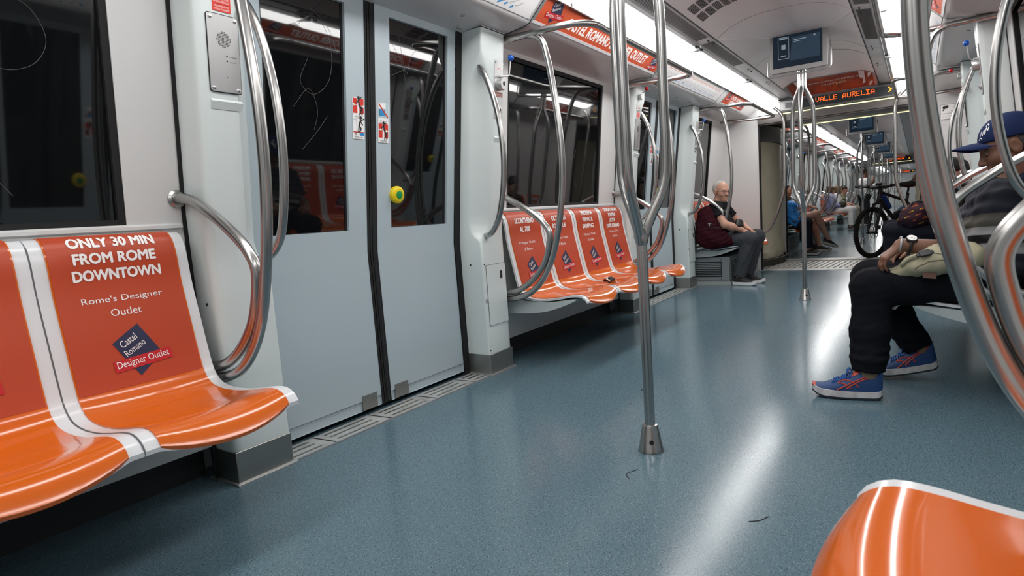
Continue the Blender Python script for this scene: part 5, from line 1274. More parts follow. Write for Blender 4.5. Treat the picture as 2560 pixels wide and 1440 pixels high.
# cap: crown and peak
f, l, u = RC; hs = .98
crown = [ell(PC_(-.016, 0, .040), (.104, .085, .094), .02, RC, ((V3(*PC_(0, 0, .034)), V3(*(-u+f*.20))),))]
CAPM = mat('navy cap twill', (.012, .022, .075), .8, bump=(900, .2, .0006)); Cc = blob('baseball_cap', crown, CAPM, man, .0045)
rows_t, rows_b = [], []
for i in range(9):
    a = i/8; rt, rb = [], []
    for j in range(17):
        t = -1+2*j/16; y = t*.080*(1-.10*a*a); x = .040+.050*(1-t*t)**.6+a*(.088*(1-.50*t*t)); z = .064-.044*t*t+.026*a-.004*a*t*t-.012*a*a
        rt.append(PC_(x, y, z)); rb.append(PC_(x, y, z-.004))
    rows_t.append(rt); rows_b.append(rb)
m = MB().grid(rows_t).grid(rows_b, flip=True).grid([rows_t[-1], rows_b[-1]], flip=True)
for j in (0, 16): m.grid([[r[j] for r in rows_t], [r[j] for r in rows_b]], flip=(j == 0))
obj('peak', m, CAPM, Cc)
obj('top_button', MB().ball(PC_(-.016, 0, .136), .008, 12), CAPM, Cc)
def crown_pt(az, elv, r=1.012):
    x, y, z = math.cos(elv)*math.cos(az), math.cos(elv)*math.sin(az), math.sin(elv); return PC_(-.016+.104*r*x, .085*r*y, .040+.094*r*z)
m = MB()
for k in range(6): m.tube([Vector(crown_pt(math.radians(30+60*k), math.radians(e_), 1.004)) for e_ in range(-4, 90, 8)], .0014, 5)
obj('panel_seams', m, CAPM, Cc)
m = MB()                                                       # white embroidered script on the side of the crown
for pts in (((18, 10), (22, 24), (27, 12), (31, 26), (34, 14)), ((36, 16), (38, 30), (43, 20), (46, 30)), ((14, 4), (20, 8), (26, 5)), ((34, 34), (40, 40), (45, 33))):
    m.tube(smooth([Vector(crown_pt(math.radians(a), math.radians(b+13))) for a, b in pts], 5), .0022, 6)
obj('embroidery', m, WHITE, Cc)
# hair at the nape, brow, socks
HAIRD = mat('dark grey hair', (.03, .027, .025), .7)
blob('hair', [ell(PC_(-.030, 0, .000), (.084, .079, .060), .02, RC, ((V3(*PC_(-.020, 0, 0)), V3(*f)), (V3(*PC_(0, 0, -.035)), V3(*(-u)))))], HAIRD, man, .0045)
m = MB()
for q in (-1, 1): m.tube(smooth([Vector(PC_(.088, q*.012, .024)), Vector(PC_(.090, q*.030, .030)), Vector(PC_(.074, q*.050, .022))], 4), [.003]*4+[.0035]*4+[.002], 6)
obj('eyebrows', m, HAIRD, man)
SOCK = mat('tan ribbed sock', (.20, .165, .105), .9, bump=(300, .3, .001))
for q in 'LR': blob('sock', [cap(lerp(JC['kn'+q], JC['an'+q], .80), JC['an'+q], .040, .037, .02), cap(JC['an'+q], lerp(JC['an'+q], JC['toe'+q], .5)-np.array((0, 0, .02)), .036, .026, .02)], SOCK, man, .006)
SB = mat('royal blue trainer mesh', (.012, .050, .165), .55, bump=(700, .5, .001)); SO = mat('orange-red trainer trim', (.46, .055, .030), .5); SW_ = mat('white midsole', (.62, .60, .60), .5, noise=(30, (.45, .43, .43), .4, .7)); SD = mat('slate outsole', (.03, .04, .05), .6)
shoe('trainer', man, (2.862, -.408, .006), (2.885, -.672, .004), (0, 0, 1), .096, .098, [SB, SW_, SD, SO, SO, mat('blue lace', (.012, .085, .29), .6)], True)
shoe('trainer', man, (3.235, -.628, .008), (3.262, -.872, .058), (0, -.25, 1), .096, .098, [SB, SW_, SD, SO, SO, mat('blue lace', (.012, .085, .29), .6)], True)
# watch and bracelet on the left wrist
w0 = np.array(JC['wrL']); ad = nrm(w0-np.array(JC['elL']))
c = w0-ad*.030; n_ = nrm(np.array((-.55, .15, .85))); n_ = nrm(n_-ad*(n_@ad))
wt = thing('wristwatch', tuple(c), 'wristwatch with a white dial on the capped man', 'watch')
obj('strap', MB().tube([tuple(c+.0335*(math.cos(a)*n_+math.sin(a)*np.cross(ad, n_))) for a in [2*PI*k/28 for k in range(28)]], .006, 8, closed=True), INK, wt)
cs = c+n_*.034; W = obj('watch_case', MB().lathe(cs, n_, [(.0195, -.003), (.021, .002), (.0195, .006), (.017, .0065)], 28), INK, wt)
obj('dial', MB().lathe(cs, n_, [(.0172, .0062), (.0170, .0074)], 28), WHITE, W)
m = MB()
for an_, ln in ((.6, .011), (2.3, .013)): m.tube([tuple(cs+n_*.0082), tuple(cs+n_*.0082+ln*(math.cos(an_)*ad+math.sin(an_)*np.cross(n_, ad)))], .0006, 5)
obj('hands', m, INK, W)
c2 = w0+ad*.004; br = obj('bracelet', MB().tube([tuple(c2+.0315*(math.cos(a)*n_+math.sin(a)*np.cross(ad, n_))) for a in [2*PI*k/28 for k in range(28)]], .0045, 8, closed=True), SILVER, origin=tuple(c2)); tag(br, 'grey metal bracelet on the wrist of the capped man', 'bracelet')
# cream bag on his lap
CREAMB = mat('cream canvas bag', (.40, .365, .255), .85, bump=(500, .25, .001)); 
BC = (2.94, -.86, .575)
bagp = [ell((2.945, -.815, .558), (.080, .080, .048), .04), ell((2.935, -.885, .592), (.080, .085, .058), .04), ell((2.930, -.94, .585), (.080, .075, .060), .04), ell((2.965, -.755, .528), (.055, .045, .020), .03), ell((3.05, -.92, .575), (.12, .08, .05), .05), ell((2.945, -.705, .522), (.034, .050, .014), .03)]
bag = blob('lap_bag', bagp, CREAMB, None, .006, (34, .0028), 9, origin=BC, label='cream canvas bag with a black buckle on the capped man\'s lap', cat='bag')
SEAMC = mat('darker cream seam', (.20, .18, .12), .9)
def on_bag(pts):                                            # drop points on the bag surface
    out = []
    for p in smooth(pts, 6): ok, loc, no, i = bag.closest_point_on_mesh(p-ORG[bag]); out.append(loc+ORG[bag])
    return out
m = MB().tube(on_bag([(2.84, -.765, .535), (2.83, -.80, .572), (2.83, -.86, .585), (2.83, -.93, .565)]), .0022, 6).tube(on_bag([(2.86, -.80, .64), (2.84, -.87, .615), (2.84, -.92, .64), (2.87, -.94, .67)]), .0020, 6); obj('piping_seams', m, SEAMC, bag)
bk_ = MB(); O = Vector((2.868, -.815, .607)); U = Vector((.25, -1, .25)).normalized(); N = Vector((-.75, .15, .65)); N = (N-U*N.dot(U)).normalized(); V = N.cross(U)
bk_.plate(O, U, V, rrect(.040, .030, .006, 3), .010).plate(O, U, V, rrect(.060, .016, .004, 3), .006)
obj('buckle', bk_, INK, bag, bevel=.002)
obj('strap_loop', MB().tube(smooth([(2.925, -.745, .545), (2.895, -.742, .566), (2.885, -.765, .590), (2.88, -.795, .604)], 6), [.008]*18+[.007], 8), CREAMB, bag)
obj('leather_tag', MB().plate((2.872, -.83, .520), (.1, -1, -.1), (.35, .1, .9), [(-.022, -.012), (.022, -.012), (.022, .012), (-.022, .012)], .004), mat('brown leather tag', (.10, .045, .03), .6), bag)
# ================================================================== OTHER PASSENGERS
def person(label, J, skin, top=None, sleeve=.45, trousers=None, leg_end=.95, hair=None, hair_fn=None, h=.008, seed=1, tinf=.018, linf=.016, hs=.93, cat='person', skirt=None, longsleeve=False):
    J = dict(J); J['hs'] = hs; bp, P, R = body_prims(J)
    o = blob('person', bp, skin, None, h, it=2, origin=tuple(J['hip']), label=label, cat=cat); eyes(o, P, hs)
    if trousers:
        hp = (np.array(J['hipL'], float)-J['hipR'])*.5; c = np.array(J['hip'], float); t = [cap(c-hp*.6, c+hp*.6, .105+linf, None, .05)]
        for q in 'LR':
            a, b, e = J['hip'+q], J['kn'+q], J['an'+q]
            if leg_end > 1:
                t += [cap(a, b, .083+linf, .058+linf, .04), cap(b, lerp(b, e, leg_end-1), .058+linf, .048+linf, .03, (cut(b, e, leg_end-1-.02),))]
            else: t += [cap(a, lerp(a, b, leg_end), .084+linf, .064+linf, .04, (cut(a, b, leg_end-.04),))]
        o2 = blob('trousers', t, trousers, o, h, (55, .003), seed)
    if top:
        t = torso_prims(J, tinf)+[cap(lerp(J['chest'], J['neck'], .6), J['neck'], .066, .062, .03, (cut(J['chest'], J['neck'], .86),))]
        for q in 'LR':
            s, e, w_ = J['sh'+q], J['el'+q], J['wr'+q]
            if longsleeve: t += [cap(s, e, .060, .052, .03), cap(e, lerp(e, w_, .92), .052, .038, .02, (cut(e, w_, .86),))]
            else: t += [cap(s, lerp(s, e, sleeve+.1), .062, .060, .03, (cut(s, e, sleeve),))]
        blob('top', t, top, o, h, (50, .003), seed+3)
    if hair:
        f, l, u = R; s = hs; kind = hair_fn or 'short'
        fc = (V3(*P(.052, 0, .035)), V3(*(f*.9-u*.42)))
        if kind == 'short': pr = [ell(P(-.018, 0, .036), (.097*s, .079*s, .086*s), .02, R, (fc, (V3(*P(-.03, 0, -.045)), V3(*(-u*.9+f*.3)))))]
        elif kind == 'receding': pr = [ell(P(-.024, 0, .034), (.0975*s, .0805*s, .0880*s), .02, R, ((V3(*P(.000, 0, .06)), V3(*(f*.94-u*.34))), (V3(*P(-.03, 0, -.045)), V3(*(-u*.9+f*.3)))))]
        elif kind == 'bald': pr = [ell(P(-.026, 0, .004), (.090*s, .079*s, .058*s), .02, R, ((V3(*P(-.010, 0, 0)), V3(*f)), (V3(*P(0, 0, -.05)), V3(*(-u)))))]
        elif kind == 'bob': pr = [ell(P(-.020, 0, .034), (.104*s, .088*s, .092*s), .02, R, (fc,)), ell(P(-.035, 0, -.035), (.078*s, .084*s, .085*s), .03, R, ((V3(*P(.030, 0, 0)), V3(*f)),))]
        else: pr = [ell(P(-.020, 0, .034), (.100*s, .082*s, .088*s), .02, R, (fc, (V3(*P(-.03, 0, -.045)), V3(*(-u*.9+f*.3))))), ell(P(-.120, 0, .020), (.040, .036, .040), .02, R), cap(P(-.125, 0, .0), P(-.150, 0, -.14), .034, .016, .02)]
        blob('hair', pr, hair, o, h*.8, (60, .0025), seed)
    return o, P, R
def seated(cx, cy_, s, yaw=0.0, lean=0.0, kneeL=None, kneeR=None, footL=None, footR=None, headz=.985, fwd=None):
    """default seated skeleton at a bench; s=+1 left bench (facing -y), -1 right bench (facing +y)"""
    F = np.array((0, -s, 0.)); L = np.array((s*1.0, 0, 0.)); c = np.array((cx, cy_, .475)); U = np.array((0, 0, 1.))     # L: the person's left
    ch = c+U*.27+F*(lean*.5-.03); nk = c+U*.40+F*(lean*.8-.04)
    J = dict(hip=c, hipL=c+L*.095-U*.005, hipR=c-L*.095-U*.005, chest=ch, shL=ch+L*.170+U*.085, shR=ch-L*.170+U*.085, neck=nk, head=nk+U*(headz-.475-.40)+F*.025, fwd=F if fwd is None else fwd, up=U)
    J['knL'] = c+F*.40+L*.10+U*.01 if kneeL is None else np.array(kneeL); J['knR'] = c+F*.40-L*.10+U*.01 if kneeR is None else np.array(kneeR)
    J['anL'] = (J['knL']*[1, 1, 0]+F*.02+U*.09) if footL is None else np.array(footL); J['anR'] = (J['knR']*[1, 1, 0]+F*.02+U*.09) if footR is None else np.array(footR)
    for q in 'LR': J['toe'+q] = J['an'+q]+F*.10-U*.04
    J['elL'] = J['shL']+F*.08+L*.04-U*.22; J['elR'] = J['shR']+F*.08-L*.04-U*.22
    J['wrL'] = c+F*.27+L*.06+U*.13; J['wrR'] = c+F*.27-L*.06+U*.13
    for q, sd in (('L', 1), ('R', -1)): J['hd'+q] = (nrm(F-.35*U-.5*L*(1 if q == 'L' else -1)), U+.4*F, -sd)
    return J
GREYHAIR = mat('grey hair', (.44, .42, .40), .85); BROWNH = mat('brown hair', (.075, .038, .018), .6); BLACKH = mat('black hair', (.010, .009, .009), .45); SANDH = mat('sandy hair', (.16, .095, .045), .6)
BLKT = mat('black t-shirt', (.010, .010, .012), .85); GREYJ = mat('charcoal grey jeans', (.048, .052, .058), .85, bump=(500, .2, .001))
BLKSH = mat('black trainer', (.012, .012, .013), .6); GRYSOLE = mat('grey sole', (.35, .34, .33), .6)
def plain_shoes(o, J, F=None, cols=None, w=.085, tilt=None):
    for q in 'LR':
        a = np.array(J['an'+q], float); d = nrm((np.array(J['toe'+q], float)-a)*[1, 1, 0]) if tilt is None or q not in tilt else nrm(tilt[q])
        up = np.array((0, 0, 1.)); up = up-d*(up@d); c = a-nrm(up)*.088; 
        if tilt is None or q not in tilt: c[2] = .004
        shoe('trainer', o, tuple(c+d*.185), tuple(c-d*.068), tuple(up), w, .078, cols or [BLKSH, GRYSOLE, INK], laces=False)
# --- the man with the maroon backpack
J = seated(6.70, .99, 1, fwd=(-.60, -.78, -.14)); J.update(headz=0)
J['head'] = np.array((6.705, .955, .985)); J['neck'] = np.array((6.70, 1.0, .86)); J['shR'] = np.array((6.53, .98, .815)); J['shL'] = np.array((6.87, .98, .815)); J['chest'] = np.array((6.70, 1.02, .73)); J['up'] = (0, -.05, 1)
J['elR'] = np.array((6.44, .86, .64)); J['wrR'] = np.array((6.57, .72, .572)); J['elL'] = np.array((6.95, .84, .63)); J['wrL'] = np.array((6.72, .70, .575)); J['belly'] = .045
J['knR'] = np.array((6.575, .655, .475)); J['knL'] = np.array((6.80, .625, .485)); J['anR'] = np.array((6.535, .755, .09)); J['anL'] = np.array((6.74, .72, .09)); J['toeR'] = np.array((6.52, .64, .05)); J['toeL'] = np.array((6.73, .61, .05))
J['hdR'] = ((.55, -.60, -.35), (-.3, -.4, .9), 1, dict(curl=(.5, .55, .6, .6), thumb=.5)); J['hdL'] = ((-.45, -.65, -.25), (.3, -.3, .9), -1, dict(curl=(.6, .6, .65, .7), thumb=.5))
ml, PM, RM = person('seated man with glasses and a maroon backpack, in a black t-shirt and grey jeans', J, SKIN_F, BLKT, .55, GREYJ, 2.03, GREYHAIR, 'receding', .0055, 11, .016)
plain_shoes(ml, J, cols=[BLKSH, mat('white trainer sole', (.70, .70, .70), .5), mat('white trainer sole', (.7, .7, .7), .5)], w=.094)
f, l, u = RM
blob('beard', [ell(PM(.0325, 0, -.070), (.0505, .0485, .0400), .02, RM, ((V3(*PM(0, 0, -.062)), V3(*u)), (V3(*PM(.0, 0, 0)), V3(*(-f))))), cap(PM(.088, -.022, -.047), PM(.088, .022, -.047), .0035, None, .004)], mat('grey stubble', (.36, .29, .26), .8), ml, .005)
gl = thing('eyeglasses', tuple(PM(.09, 0, .005)), 'thin-rimmed glasses on the man with the maroon backpack', 'glasses'); m = MB()
for q in (-1, 1):
    m.tube([Vector(PM(.097, q*.031+.021*math.cos(a), .003+.015*math.sin(a))) for a in [2*PI*k/20 for k in range(20)]], .0014, 6, closed=True)
    m.tube([Vector(PM(.096, q*.051, .006)), Vector(PM(.06, q*.073, .008)), Vector(PM(0, q*.080, .006))], .0014, 6)
m.tube([Vector(PM(.099, -.010, .006)), Vector(PM(.101, 0, .009)), Vector(PM(.099, .010, .006))], .0013, 6); obj('frame', m, INK, gl)
MAROON = mat('maroon nylon backpack', (.034, .0045, .009), .8, bump=(400, .25, .001))
bgo = (6.50, 1.0, .40)
bpk = blob('backpack', [ell((6.475, 1.045, .62), (.075, .130, .200), .04), ell((6.470, 1.02, .52), (.080, .150, .130), .04), ell((6.455, .95, .50), (.060, .12, .105), .04), cap((6.50, 1.05, .80), (6.50, 1.10, .76), .05, None, .05), cap((6.52, .85, .47), (6.62, .76, .455), .055, .03, .05)], MAROON, None, .006, (40, .004), 4, origin=bgo, label='maroon backpack worn beside the seated man with glasses', cat='backpack')
m = MB().tube(smooth([(6.52, 1.09, .79), (6.505, 1.0, .86), (6.51, .93, .83), (6.50, .90, .74), (6.47, .90, .66)], 6), .014, 8); obj('shoulder_strap', m, MAROON, bpk)
m = MB().tube(smooth([(6.402, .86, .60), (6.392, .95, .615), (6.395, 1.05, .61), (6.41, 1.13, .60)], 6), .004, 6); obj('zip_seam', m, mat('dark zip', (.03, .006, .01), .6), bpk)
m = MB().box(6.392, 6.398, .985, 1.02, .655, .663).box(6.389, 6.397, 1.0, 1.008, .635, .650); obj('metal_badge', m, SCREW, bpk)
sb = blob('shoulder_bag', [ell((6.60, .76, .62), (.10, .045, .070), .03)], mat('black leather pouch', (.015, .015, .016), .45), None, .007, (40, .002), 2, origin=(6.6, .78, .55), label='black pouch bag held against the chest of the man with glasses', cat='bag')
obj('strap', MB().tube(smooth([(6.56, .80, .68), (6.58, .88, .76), (6.62, .94, .83)], 5), .008, 6), INK, sb)

# --- the dark-haired woman in the last right bench, her patterned bag
J = seated(6.72, -1.02, -1, fwd=(-.25, .85, -.30)); J['head'] = np.array((6.72, -1.02, 1.005)); J['knL'] = np.array((6.60, -.60, .50)); J['knR'] = np.array((6.80, -.58, .51)); J['wrL'] = np.array((6.58, -.78, .70)); J['wrR'] = np.array((6.76, -.76, .70))
pw, PP, RP = person('dark-haired woman in a brown jacket, partly behind the rails on the right', J, SKIN_F, mat('dark brown jacket', (.030, .022, .017), .8), .5, mat('midnight blue trousers', (.010, .011, .018), .85), 1.97, BLACKH, 'tail', .008, 21, .035, longsleeve=True)
plain_shoes(pw, J)
pb = blob('patterned_bag', [ell((6.60, -.80, .635), (.13, .13, .105), .04), ell((6.58, -.74, .60), (.12, .10, .085), .04)], None, None, .005, (30, .004), 5, origin=(6.6, -.78, .52), label='dark patterned bag with orange and yellow patches on the lap of the dark-haired woman', cat='bag',
          mats=[mat('dark plum fabric', (.030, .012, .018), .8), mat('orange fabric patch', (.26, .055, .018), .8), mat('yellow fabric patch', (.30, .21, .02), .8), mat('navy fabric patch', (.02, .03, .08), .8)],
          matfn=lambda c: np.where((np.sin(c[:, 2]*150+c[:, 1]*40) > .62) & (np.sin(c[:, 1]*90+c[:, 2]*55) > .15), np.where(np.sin(c[:, 1]*31+c[:, 2]*47) > .75, 2, np.where(np.sin(c[:, 2]*23-c[:, 1]*19) > .5, 3, 1)), 0))
obj('carry_handle', MB().tube(smooth([(6.56, -.72, .70), (6.57, -.76, .75), (6.58, -.82, .75), (6.60, -.86, .71)], 5), .008, 6), INK, pb)

# --- next car, left end bench: blue backpack, crossed bare legs, grey trousers
J = seated(10.02, 1.0, 1, fwd=(.25, -.9, -.1)); pa, P_, R_ = person('passenger mostly hidden behind the gangway post and blue backpack', J, SKIN_F, mat('pale grey top', (.30, .30, .31), .8), .5, mat('navy trousers', (.014, .016, .026), .85), 1.97, BROWNH, 'short', .011, 31)
plain_shoes(pa, J)
BB = mat('bright blue backpack nylon', (.016, .21, .60), .6, bump=(300, .25, .002))
bb = blob('backpack', [ell((9.93, .80, .60), (.11, .11, .205), .05), ell((9.90, .73, .53), (.10, .075, .10), .04), ell((9.93, .80, .76), (.09, .09, .06), .04)], BB, None, .008, (34, .005), 8, origin=(9.93, .8, .4), label='bright blue backpack on the end bench of the next car', cat='backpack')
m = MB().tube(smooth([(9.85, .70, .66), (9.845, .80, .70), (9.86, .90, .68)], 5), .006, 6).tube(smooth([(9.84, .68, .56), (9.82, .74, .58), (9.83, .84, .57)], 5), .005, 6); obj('zip_seam', m, NAVY, bb)
obj('pocket_label', MB().box(9.795, 9.803, .70, .75, .505, .535), NAVY, bb); obj('compression_strap', MB().tube(smooth([(9.86, .68, .78), (9.83, .66, .66), (9.84, .64, .52)], 5), .008, 6), BB, bb)
J = seated(10.36, 1.0, 1, fwd=(.3, -.9, -.05), kneeL=(10.52, .56, .50), kneeR=(10.30, .50, .60), footL=(10.62, .50, .095), footR=(10.55, .36, .19)); J['toeL'] = np.array((10.66, .41, .05)); J['toeR'] = np.array((10.66, .29, .13)); J['wrR'] = np.array((10.52, .60, .72)); J['elR'] = np.array((10.28, .80, .72))
pbg, P_, R_ = person('passenger with bare crossed legs in black shorts and black trainers', J, mat('light tan skin', (.52, .29, .21), .5), BLKT, .5, mat('black shorts', (.012, .012, .014), .85), .66, BROWNH, 'short', .008, 41, linf=.022)
plain_shoes(pbg, J, cols=[BLKSH, mat('beige sole', (.42, .37, .32), .6), mat('beige sole', (.42, .37, .32), .6)], tilt=dict(R=(.55, -.72, -.32)), w=.092)
J = seated(10.86, 1.0, 1, fwd=(.1, -.9, -.1)); J['knR'] = np.array((10.74, .56, .50)); J['anR'] = np.array((10.72, .62, .09))
pc, P_, R_ = person('passenger in pale grey trousers beyond the bare crossed legs', J, SKIN_M, mat('black top', (.012, .012, .013), .8), .5, mat('pale grey trousers', (.36, .40, .40), .8), 1.96, BLACKH, 'short', .011, 51)
plain_shoes(pc, J)
# --- long bench further on
J = seated(16.95, .98, 1, fwd=(.55, -.75, -.25)); J['knR'] = np.array((16.90, .56, .50)); pd_, P_, R_ = person('woman in a lilac shirt and white trousers on the far long bench', J, SKIN_F, mat('lilac shirt', (.27, .28, .46), .8), .9, mat('white trousers', (.62, .60, .60), .8), 1.97, BROWNH, 'bob', .011, 61, .03, longsleeve=True)
plain_shoes(pd_, J, cols=[INK, GRYSOLE, INK])
hb = blob('handbag', [ell((16.92, .74, .62), (.13, .09, .10), .03)], mat('dark olive handbag', (.030, .032, .022), .7), None, .011, (30, .003), 3, origin=(16.92, .74, .55), label='dark handbag on the lap of the woman in lilac', cat='handbag')
J = seated(17.45, .96, 1, lean=.12, fwd=(.75, -.6, .05)); pe, P_, R_ = person('woman in a white jacket leaning forward beside the lilac shirt', J, SKIN_F, mat('white jacket', (.62, .61, .59), .8), .9, mat('white linen trousers', (.60, .58, .56), .8), 1.97, SANDH, 'bob', .011, 71, .03, longsleeve=True)
plain_shoes(pe, J)
J = seated(18.15, .93, 1, lean=.16, fwd=(.2, -.85, -.35)); pf, P_, R_ = person('passenger in khaki leaning forward at the end of the far bench', J, SKIN_M, mat('khaki top', (.20, .19, .13), .8), .5, mat('sand trousers', (.33, .29, .22), .8), 1.97, BLACKH, 'short', .012, 81)
plain_shoes(pf, J, cols=[mat('white trainer', (.6, .6, .6), .6), GRYSOLE, INK])
# --- the standing man in a white t-shirt
X, Y = 19.0, .42; c = np.array((X, Y, .80)); Fv = np.array((.5, -.8, 0)); Fv = nrm(Fv); Lv = np.array((-Fv[1], Fv[0], 0.)); U = np.array((0, 0, 1.))
J = dict(hip=c, hipL=c+Lv*.09, hipR=c-Lv*.09, chest=c+U*.30, shL=c+U*.39+Lv*.18, shR=c+U*.39-Lv*.18, neck=c+U*.45, head=c+U*.60+Fv*.02, fwd=Fv, up=U, knL=c+Lv*.10-U*.38+Fv*.02, knR=c-Lv*.10-U*.38+Fv*.02, anL=c+Lv*.10-U*.71, anR=c-Lv*.11-U*.71, toeL=c+Lv*.11-U*.75+Fv*.11, toeR=c-Lv*.12-U*.75+Fv*.11,
         elR=c+U*.20-Lv*.27, wrR=c+U*.40-Lv*.24+Fv*.12, elL=c+U*.13+Lv*.23, wrL=c-U*.06+Lv*.22+Fv*.06, hdR=(U, -Fv, 1), hdL=(-U, -Fv, 1))
ps, P_, R_ = person('man in a white t-shirt standing in the next car with a bag strap', J, SKIN_T, mat('white t-shirt', (.62, .62, .62), .8), .5, mat('dark trousers', (.02, .022, .026), .8), 1.98, BLACKH, 'short', .012, 91)
plain_shoes(ps, J)
obj('bag_strap', MB().tube(smooth([c+U*.40+Lv*.09, c+U*.30+Fv*.125, c+U*.12-Lv*.10+Fv*.13, c-U*.02-Lv*.20], 6), .012, 6), INK, ps)
# --- passengers on the right of the next car, seen past the bicycle
J = seated(10.95, -.95, -1, lean=.20, fwd=(-.45, .75, -.55))
pg, P_, R_ = person('brown-haired passenger bending forward behind the bicycle', J, SKIN_F, mat('tan coat', (.30, .22, .14), .8), .5, mat('black leggings', (.012, .012, .014), .8), 1.97, BROWNH, 'bob', .010, 101, .03, longsleeve=True)
plain_shoes(pg, J)
J = seated(13.73, -.95, -1); 
ph, P_, R_ = person('passenger in blue jeans far along the right bench of the next car', J, SKIN_M, mat('dusty red top', (.30, .10, .08), .8), .5, mat('blue jeans', (.06, .09, .15), .8), 1.97, BLACKH, 'short', .012, 111); plain_shoes(ph, J)
dup(b2, rot=0, label='pale grey underside of a right bench in the next car').location = (13.945, -1.1, .3)
c = dup(b3, 0, 'pale grey underside of the right end bench in the next car'); c.location = (10.485, -b3.location.y, b3.location.z); c.rotation_euler = (0, 0, PI)
for k, s in enumerate((S2, S3, S4)): rseat(s, 10.055+k*SW, 'orange seat on the right end bench of the next car, %s from the gangway' % ['first', 'second', 'third'][k])
for k, s in enumerate((S2, S3, S4, S5)): rseat(s, 13.30+k*SW, 'orange seat on the right long bench of the next car, number %s' % ['one', 'two', 'three', 'four'][k])

for k in range(3):
    n_ = ['first', 'second', 'third'][k]; cx = 12.13+3.57*k
    dup(PA, rot=(cx+2.0)/2+0, label='right pillar after the %s right door of the next car' % n_).location.x = 2*cx-(12.0+3.57*k-.51)-.0
    c = dup(PB, rot=0, label='right pillar before the %s right door of the next car' % n_); c.location = (cx-.76, -PB.location.y, 0)
    for o, nm in ((wl2, 'wall_right'), (w2, 'window_6')): c = dup(o, rot=0); c.name = nm; c.location = (o.location.x*-1+2*(cx+1.785)+0, -o.location.y, o.location.z); c.location.x = 2*3.785+(cx-2.0) if o.location.x == 0 else c.location.x
    for o, nm in ((d1, 'door_17'), (d2, 'door_18')): c = dup(o, rot=0); c.name = nm; c.location = (2*2.0-o.location.x+cx-2.0, -o.location.y, o.location.z)
    c = dup(R1, rot=0, label='curved rail after the %s right door of the next car' % n_); c.location = (cx+.90, -R1.location.y, R1.location.z)
    c = dup(R1, rot=0, label='curved rail before the %s right door of the next car' % n_); c.location = (cx-.90, -R1.location.y, R1.location.z)
obj('wall_right', MB().grid([[(x, -yw(z), z) for x in (9.75, 11.26)] for z in (.0, .95, 1.85)], flip=True), WALL, kind='structure')
# ================================================================== THE BICYCLE
FR = mat('matt black bicycle paint', (.012, .012, .013), .45); TYRE = mat('tyre rubber', (.016, .015, .014), .8, bump=(120, .6, .004)); RIM = mat('black rim', (.02, .02, .02), .35)
HB = Vector((9.34, -.285, .335)); Hd = Vector((-.85, .53, 0)).normalized(); Sd = Vector((-Hd.y, Hd.x, 0)); Uz = Vector((0, 0, 1))
def bp_(f, s, u): return HB+Hd*f+Sd*s+Uz*(u-.335)
bike = thing('bicycle', (HB.x+.5, HB.y-.3, 0), 'black mountain bicycle standing in the gangway with its front wheel turned to the camera', 'bicycle')
def wheel(cx, name='front_wheel'):
    C0 = bp_(cx, 0, .335); m = MB(); n = 56
    m.tube([C0+Hd*(.308*math.cos(a))+Uz*(.308*math.sin(a)) for a in [2*PI*k/n for k in range(n)]], .027, 12, closed=True)
    for k in range(64):
        a = 2*PI*k/64
        for q, r in ((-.015, .332), (.015, .332), (-.024, .322), (.024, .322)):
            a2 = a+(.05 if q > 0 else 0); p = C0+(Hd*math.cos(a2)+Uz*math.sin(a2))*r+Sd*q; e1 = (Hd*math.cos(a2)+Uz*math.sin(a2))*.005; e2 = (-Hd*math.sin(a2)+Uz*math.cos(a2))*.007; e3 = Sd*.006
            m.add([p-e1-e2-e3, p+e1-e2-e3, p+e1+e2-e3, p-e1+e2-e3, p-e1-e2+e3, p+e1-e2+e3, p+e1+e2+e3, p-e1+e2+e3], [(0, 3, 2, 1), (4, 5, 6, 7), (0, 1, 5, 4), (1, 2, 6, 5), (2, 3, 7, 6), (3, 0, 4, 7)])
    W = obj(name, m, TYRE, bike)
    obj('rim', MB().tube([C0+Hd*(.283*math.cos(a))+Uz*(.283*math.sin(a)) for a in [2*PI*k/n for k in range(n)]], .011, 8, closed=True), RIM, W)
    m = MB()
    for k in range(28):
        a = 2*PI*k/28; b = a+(.35 if k % 2 else -.35); s = .022*(1 if (k//2) % 2 else -1); m.tube([C0+Hd*(.018*math.cos(b))+Uz*(.018*math.sin(b))+Sd*s, C0+Hd*(.278*math.cos(a))+Uz*(.278*math.sin(a))], .0012, 4, caps=False)
    sp = obj('spokes', m, STEELD, W); obj('hub', MB().cyl(C0-Sd*.045, C0+Sd*.045, .016), RIM, W)
    D = C0+Sd*.034; m = MB()
    m.tube([D+Hd*(.075*math.cos(a))+Uz*(.075*math.sin(a)) for a in [2*PI*k/32 for k in range(32)]], .005, 4, closed=True)
    for k in range(6): a = 2*PI*k/6; m.tube([D, D+Hd*(.072*math.cos(a+.3))+Uz*(.072*math.sin(a+.3))], .003, 4)
    obj('brake_disc', m, STEELD, W); return W
wheel(0); wheel(-1.09, 'rear_wheel')
m = MB()
for s in (-1, 1): m.tube([bp_(0, s*.055, .335), bp_(-.02, s*.055, .42), bp_(-.115, s*.055, .70)], [.015, .019, .017], 10); m.cyl(bp_(0, s*.045, .335), bp_(0, s*.065, .335), .02)
m.tube([bp_(-.115, -.06, .70), bp_(-.125, 0, .725), bp_(-.115, .06, .70)], .019, 10); m.tube([bp_(-.045, -.055, .50), bp_(-.03, 0, .70), bp_(-.045, .055, .50)], .010, 8); obj('suspension_fork', m, FR, bike)
